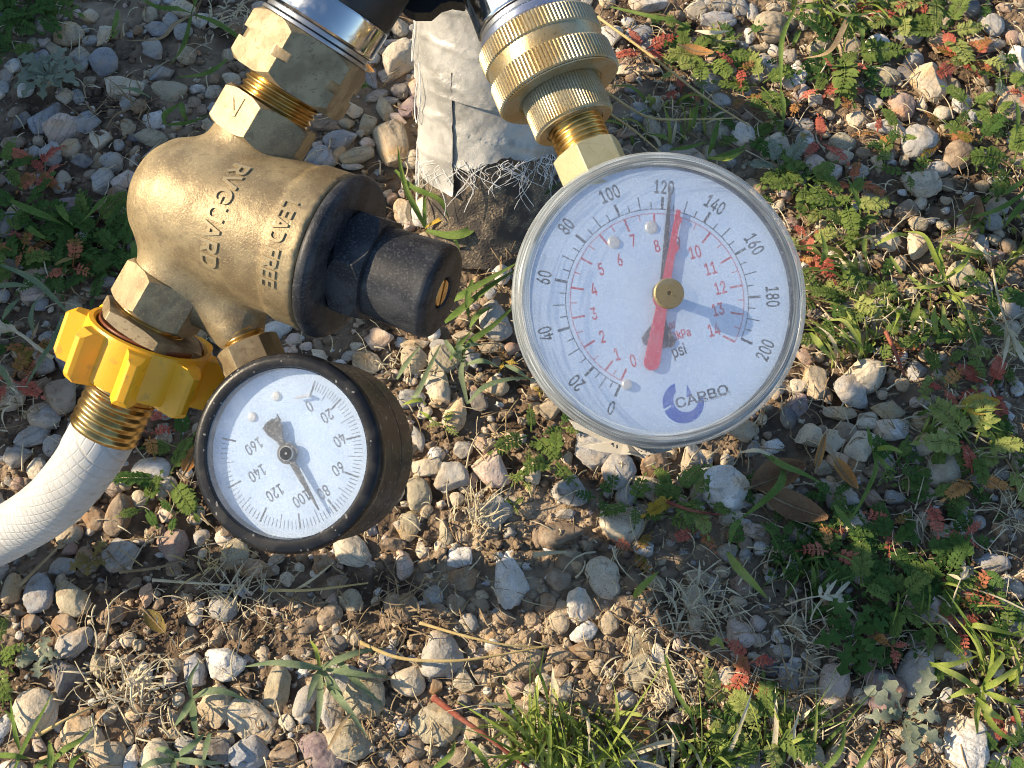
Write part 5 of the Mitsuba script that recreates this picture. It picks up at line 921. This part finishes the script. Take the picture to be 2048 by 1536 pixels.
deadleaf('rolled brown dead leaf right of the torn sticker', 1555, 955, 120, 90, 24, 'leaf_brown', 1.5, 2, 0, 6)
deadleaf('flat grey-brown pointed dead leaf under the rolled leaf', 1590, 1015, 130, 62, -24, 'leaf_brown', .4, 3, .03, 4)
deadleaf('orange-brown curled dead leaf near the rolled leaf', 1690, 950, 75, 36, -58, 'leaf_orange', 1.2, 4, .05, 5)
deadleaf('olive curled dead leaf on the soil at lower left', 312, 1245, 62, 36, -45, 'leaf_olive', .8, 5, 0, 4)
deadleaf('orange dead leaf above the large gauge', 1395, 103, 64, 26, -15, 'leaf_orange', .6, 6, .04, 6)
deadleaf('small orange dead leaf leaning on the riser pipe', 998, 384, 42, 18, 70, 'leaf_orange', .7, 7, 0, 9)
deadleaf('brown shrivelled dead leaf right of the union nut', 725, 135, 60, 26, -35, 'leaf_orange', 1.0, 8, .06, 5)
deadleaf('purple-brown dead leaf at the right among grey stones', 1945, 425, 70, 45, 70, 'leaf_brown', .7, 9, 0, 6)
deadleaf('rust-brown leaf half buried at the bottom right of the tuft', 1278, 1462, 60, 42, -60, 'leaf_brown', .6, 10, 0, 6)
deadleaf('reddish-brown dead leaf beside the small gauge', 382, 920, 60, 34, 75, 'leaf_orange', .9, 11, 0, 4)
deadleaf('tan curled dead leaf below the large gauge', 1640, 905, 80, 20, 70, 'leaf_orange', 1.2, 12, 0, 5)
# ---- straw: single stalks
def stalk(label, px, r, mat, h=5, name='straw_stalk', twigs=0, seed=0):
    xs = [float(v) for v in px.split()]; pl = list(zip(xs[::2], xs[1::2])); n = len(pl); pts = [gpt(x, y, 2.5 + h * math.sin(math.pi * (.1 + .8 * k / (n - 1)))) for k, (x, y) in enumerate(pl)]
    c = spline(pts, 40); rr = np.linspace(r, r * .45, 40) * (1 + .25 * (np.arange(40) % 13 == 0)); key = thing(name, label, 'straw'); ms = [ptube(c, rr * 1e-3, 6)]
    scene[key + '__stem'] = mikit.ply(merge(ms), mat, smooth=True)
    if twigs:
        rg_ = np.random.default_rng(seed); ms = []
        for k in range(twigs):
            p = c[-1 - int(rg_.integers(0, 14))]; d = unit(c[-1] - c[-8]) + rg_.normal(0, .45, 3) * [1, 1, .5]; l = rg_.uniform(.003, .008); ms.append(ribbon([p, p + d * l * .5, p + d * l + [0, 0, -.0008]], .0012, .3, 8))
        scene[key + '__seed_head'] = mikit.ply(merge(ms), mat, smooth=True)
stalk('long straw stalk running down right from the coupling', '1196 34 1300 110 1410 195 1500 252', .55, 'straw_gold', 9)
stalk('curved straw stalk right of the brass coupling', '1215 186 1297 234 1393 238 1470 236', .45, 'straw_gold', 8)
stalk('straight straw stalk touching the large gauge from above', '1218 226 1270 262 1322 306', .45, 'straw_gold', 8)
stalk('upper one of the two straw stalks meeting at a point', '840 1246 930 1272 1014 1290 1092 1294', .5, 'straw_gold', 5)
stalk('lower one of the two straw stalks meeting at a point', '720 1285 800 1316 900 1322 981 1313 1090 1293', .6, 'straw_gold', 6)
stalk('thick purple-brown stem near the bottom edge', '868 1396 915 1432 965 1467 1060 1540', 1.0, 'stem_red', 6)
stalk('brown straw stalk pointing at the small gauge from below', '240 1144 310 1136 377 1119', .5, 'straw_brown', 4)
stalk('long pale straw across soil below the small gauge', '306 1160 390 1166 475 1171', .5, 'straw_pale', 4)
stalk('pale straw lying under the small gauge', '536 1180 620 1180 736 1166', .55, 'straw_gold', 4)
stalk('straw rising to a bud near the small gauge', '590 1182 630 1155 666 1126', .5, 'straw_pale', 6)
stalk('golden straw at lower left below the speckled stone', '74 1472 130 1440 200 1406', .6, 'straw_gold', 5)
stalk('pale straw seed head at the left edge by the yellow nut', '105 716 75 695 40 668 -5 650', .8, 'straw_pale', 6, 'straw_stalk', 26, 1)
stalk('brown root along the lower edge of the hose', '40 1170 75 1135 110 1100 140 1065', .6, 'straw_brown', 4)
stalk('thin straw with red stem in the right weeds', '1772 665 1795 715 1808 750', .7, 'stem_red', 7)
stalk('pale stalk with tiny seeds at far right', '1985 540 1998 600 2010 640 2030 700', .4, 'straw_pale', 8, 'straw_stalk', 16, 2)
stalk('thin grass seed stalk over the shaded weeds', '1905 1205 1915 1175 1930 1140', .3, 'straw_pale', 9, 'straw_stalk', 10, 3)
stalk('white dry stalk over shaded weeds left of the rosette', '1570 1210 1620 1195 1680 1190', .3, 'straw_pale', 6, 'straw_stalk', 10, 4)
stalk('short pale stick on the soil beside the pointed stone', '1068 1110 1100 1106 1132 1104', .9, 'straw_pale', 2)
stalk('thin red runner stem right of the riser pipe foot', '1325 1000 1380 1020 1440 1030', .6, 'stem_red', 4)
# ---- tangled dry grass
def mat_of(label, cx, cy, rx, ry, nb, L, seed, mat, flat=.25, r=.3, dirs=None, name='dry_grass_clump'):
    rg_ = np.random.default_rng(seed); ms = []
    for _ in range(int(nb * .75)):
        a, k = rg_.uniform(0, 6.3), abs(rg_.normal(0, .75)); o = ground(cx + rx * k * math.cos(a), cy + ry * k * math.sin(a)); z = max(soil(o[0], o[1]), -.001)
        az = rg_.uniform(0, 6.3) if dirs is None else rg_.normal(dirs, .7); l = L * rg_.choice([.2, .35, .6, 1.05]) * rg_.uniform(.7, 1.2) * 1e-3; cur = rg_.normal(0, .55); t = np.linspace(0, 1, 6)
        d = np.stack([np.cos(az + cur * t), np.sin(az + cur * t)], 1) * l / 6; h0 = rg_.uniform(.0005, .006)
        p = np.column_stack([o[0] + np.cumsum(d[:, 0]), o[1] + np.cumsum(d[:, 1]), z + h0 + .6 * flat * l * np.sin(np.pi * t * rg_.uniform(.5, 1))])
        if rg_.random() < .5: ms.append(ptube(spline(p, 10), np.linspace(r, r * .4, 10) * 1e-3 * rg_.uniform(.6, 1.2), 5))
        else: ms.append(ribbon(p, r * 2.3e-3 * rg_.uniform(.4, 1.2), .4, 10, .8, rg_.uniform(-2, 2)))
    key = thing(name, label, 'dry grass', 'tangled dry grass'); scene[key + '__straws'] = mikit.ply(merge(ms), mat, smooth=True)
    labels[key + '__straws'] = {'label': 'tangle of dry straws', 'kind': 'stuff'}
mat_of('matted grey-brown dry grass patch at lower left', 275, 1370, 115, 75, 230, 11, 51, 'straw_pale', .35, .36)
mat_of('fine wiry dry grass below the small gauge', 480, 1200, 110, 60, 150, 12, 52, 'straw_pale', .25, .2)
mat_of('spiky dry grass stub left of the fine wiry patch', 425, 1130, 60, 45, 40, 12, 53, 'straw_gold', .5, .26)
mat_of('pale straw tuft on the soil between the gauges', 958, 1050, 48, 50, 120, 9, 54, 'straw_pale', .4, .3, 1.2)
mat_of('dry grass clump at the top edge beside the union nut', 478, 35, 70, 40, 110, 11, 55, 'straw_pale', .35, .3)
mat_of('dark dry roots spread right of the small gauge, lower down', 800, 1215, 95, 65, 130, 12, 56, 'straw_brown', .25, .26)
mat_of('bright straw litter in the sunlit patch left of the shaded weeds', 1385, 1215, 105, 75, 210, 9, 57, 'straw_pale', .3, .28)
mat_of('bright straw litter along the bottom right of the tuft', 1330, 1375, 110, 70, 170, 9, 58, 'straw_pale', .3, .26)
mat_of('pale dry grass at the far right below the sprawling grass', 2000, 690, 60, 70, 90, 10, 59, 'straw_pale', .4, .24)
mat_of('straw litter among weeds right of the large gauge', 1760, 640, 110, 70, 90, 9, 60, 'straw_pale', .35, .24)
mat_of('short straw chips left of the yellow oval leaf', 1890, 840, 80, 45, 110, 8, 61, 'straw_pale', .3, .26)
mat_of('brown fibrous roots at the foot of the riser pipe', 1015, 500, 65, 75, 130, 14, 62, 'straw_brown', .3, .26)
mat_of('pale dry straw in front of the dark splitter lever', 640, 15, 40, 25, 30, 9, 63, 'straw_pale', .4, .24)
mat_of('flecks of straw right of the brass coupling', 1330, 215, 110, 85, 130, 6, 64, 'straw_pale', .3, .28)
mat_of('grey dry straw in the shade near the dull rosette', 1610, 1290, 60, 70, 90, 11, 65, 'straw_pale', .35, .24)
mat_of('dry grass at the right edge above the light green plant', 2020, 1040, 50, 60, 60, 11, 66, 'straw_pale', .4, .22)
mat_of('dry grass strands left of the pale grey rosette', 1590, 1390, 60, 60, 70, 11, 67, 'straw_brown', .35, .24)
mat_of('dry stalk clump between brass body and shaded stones', 265, 240, 75, 55, 46, 14, 68, 'straw_brown', .3, .28)
mat_of('straw beside the crossing grass blades', 745, 1440, 60, 60, 60, 11, 69, 'straw_brown', .35, .24)
mat_of('dry grass by the white hose at the left edge', 35, 800, 60, 45, 60, 10, 70, 'straw_pale', .35, .24)
mat_of('small dry grass tuft above the pale pink stone', 1000, 880, 28, 30, 26, 9, 71, 'straw_gold', .5, .2)
mat_of('dry litter under the black knob', 790, 740, 50, 45, 50, 8, 72, 'straw_pale', .3, .24)
ms = []
rg_ = np.random.default_rng(88)
for _ in range(4600):
    px, py = (rg_.uniform(-40, 2090), rg_.uniform(-40, 1580)) if rg_.random() < .6 else (rg_.uniform(1200, 2090), rg_.uniform(-40, 1580)); o = ground(px, py); z = max(soil(o[0], o[1]), -.0005); az = rg_.uniform(0, 6.3); l = rg_.choice([.002, .004, .008, .013]) * rg_.uniform(.6, 1.2); cur = rg_.normal(0, .8); t = np.linspace(0, 1, 5)
    p = np.column_stack([o[0] + np.cumsum(np.cos(az + cur * t)) * l / 5, o[1] + np.cumsum(np.sin(az + cur * t)) * l / 5, z + .0006 + rg_.uniform(0, .003) + .12 * l * np.sin(np.pi * t)])
    ms.append(ptube(p, np.linspace(.00022, .0001, 5) * rg_.uniform(.6, 1.5), 4))
k3 = len(ms) // 2
scene['plant_litter'] = mikit.ply(merge(ms[:k3]), 'straw_pale', smooth=True); labels['plant_litter'] = {'label': 'bits of pale dead stems strewn over the soil', 'kind': 'stuff'}
scene['root_litter'] = mikit.ply(merge(ms[k3:]), 'straw_brown', smooth=True); labels['root_litter'] = {'label': 'bits of brown dead roots strewn over the soil', 'kind': 'stuff'}
# ---- what shades the left: a cut post standing out of the frame
pm = trimesh.creation.box([.075, .24, .20]); pm = pm.subdivide().subdivide(); v = pm.vertices; pm.vertices = v + .002 * (np.stack([meshkit.noise(v * 60, s) for s in (1, 2, 3)], -1) - .5); pm.apply_translation([-.40, .13, .095])
scene['post_wood'] = P((.25, .2, .15), .85)
scene['timber_post'] = mikit.ply(pm, 'post_wood', smooth=False); tag('timber_post', 'weathered timber post standing left of the stones', 'post')
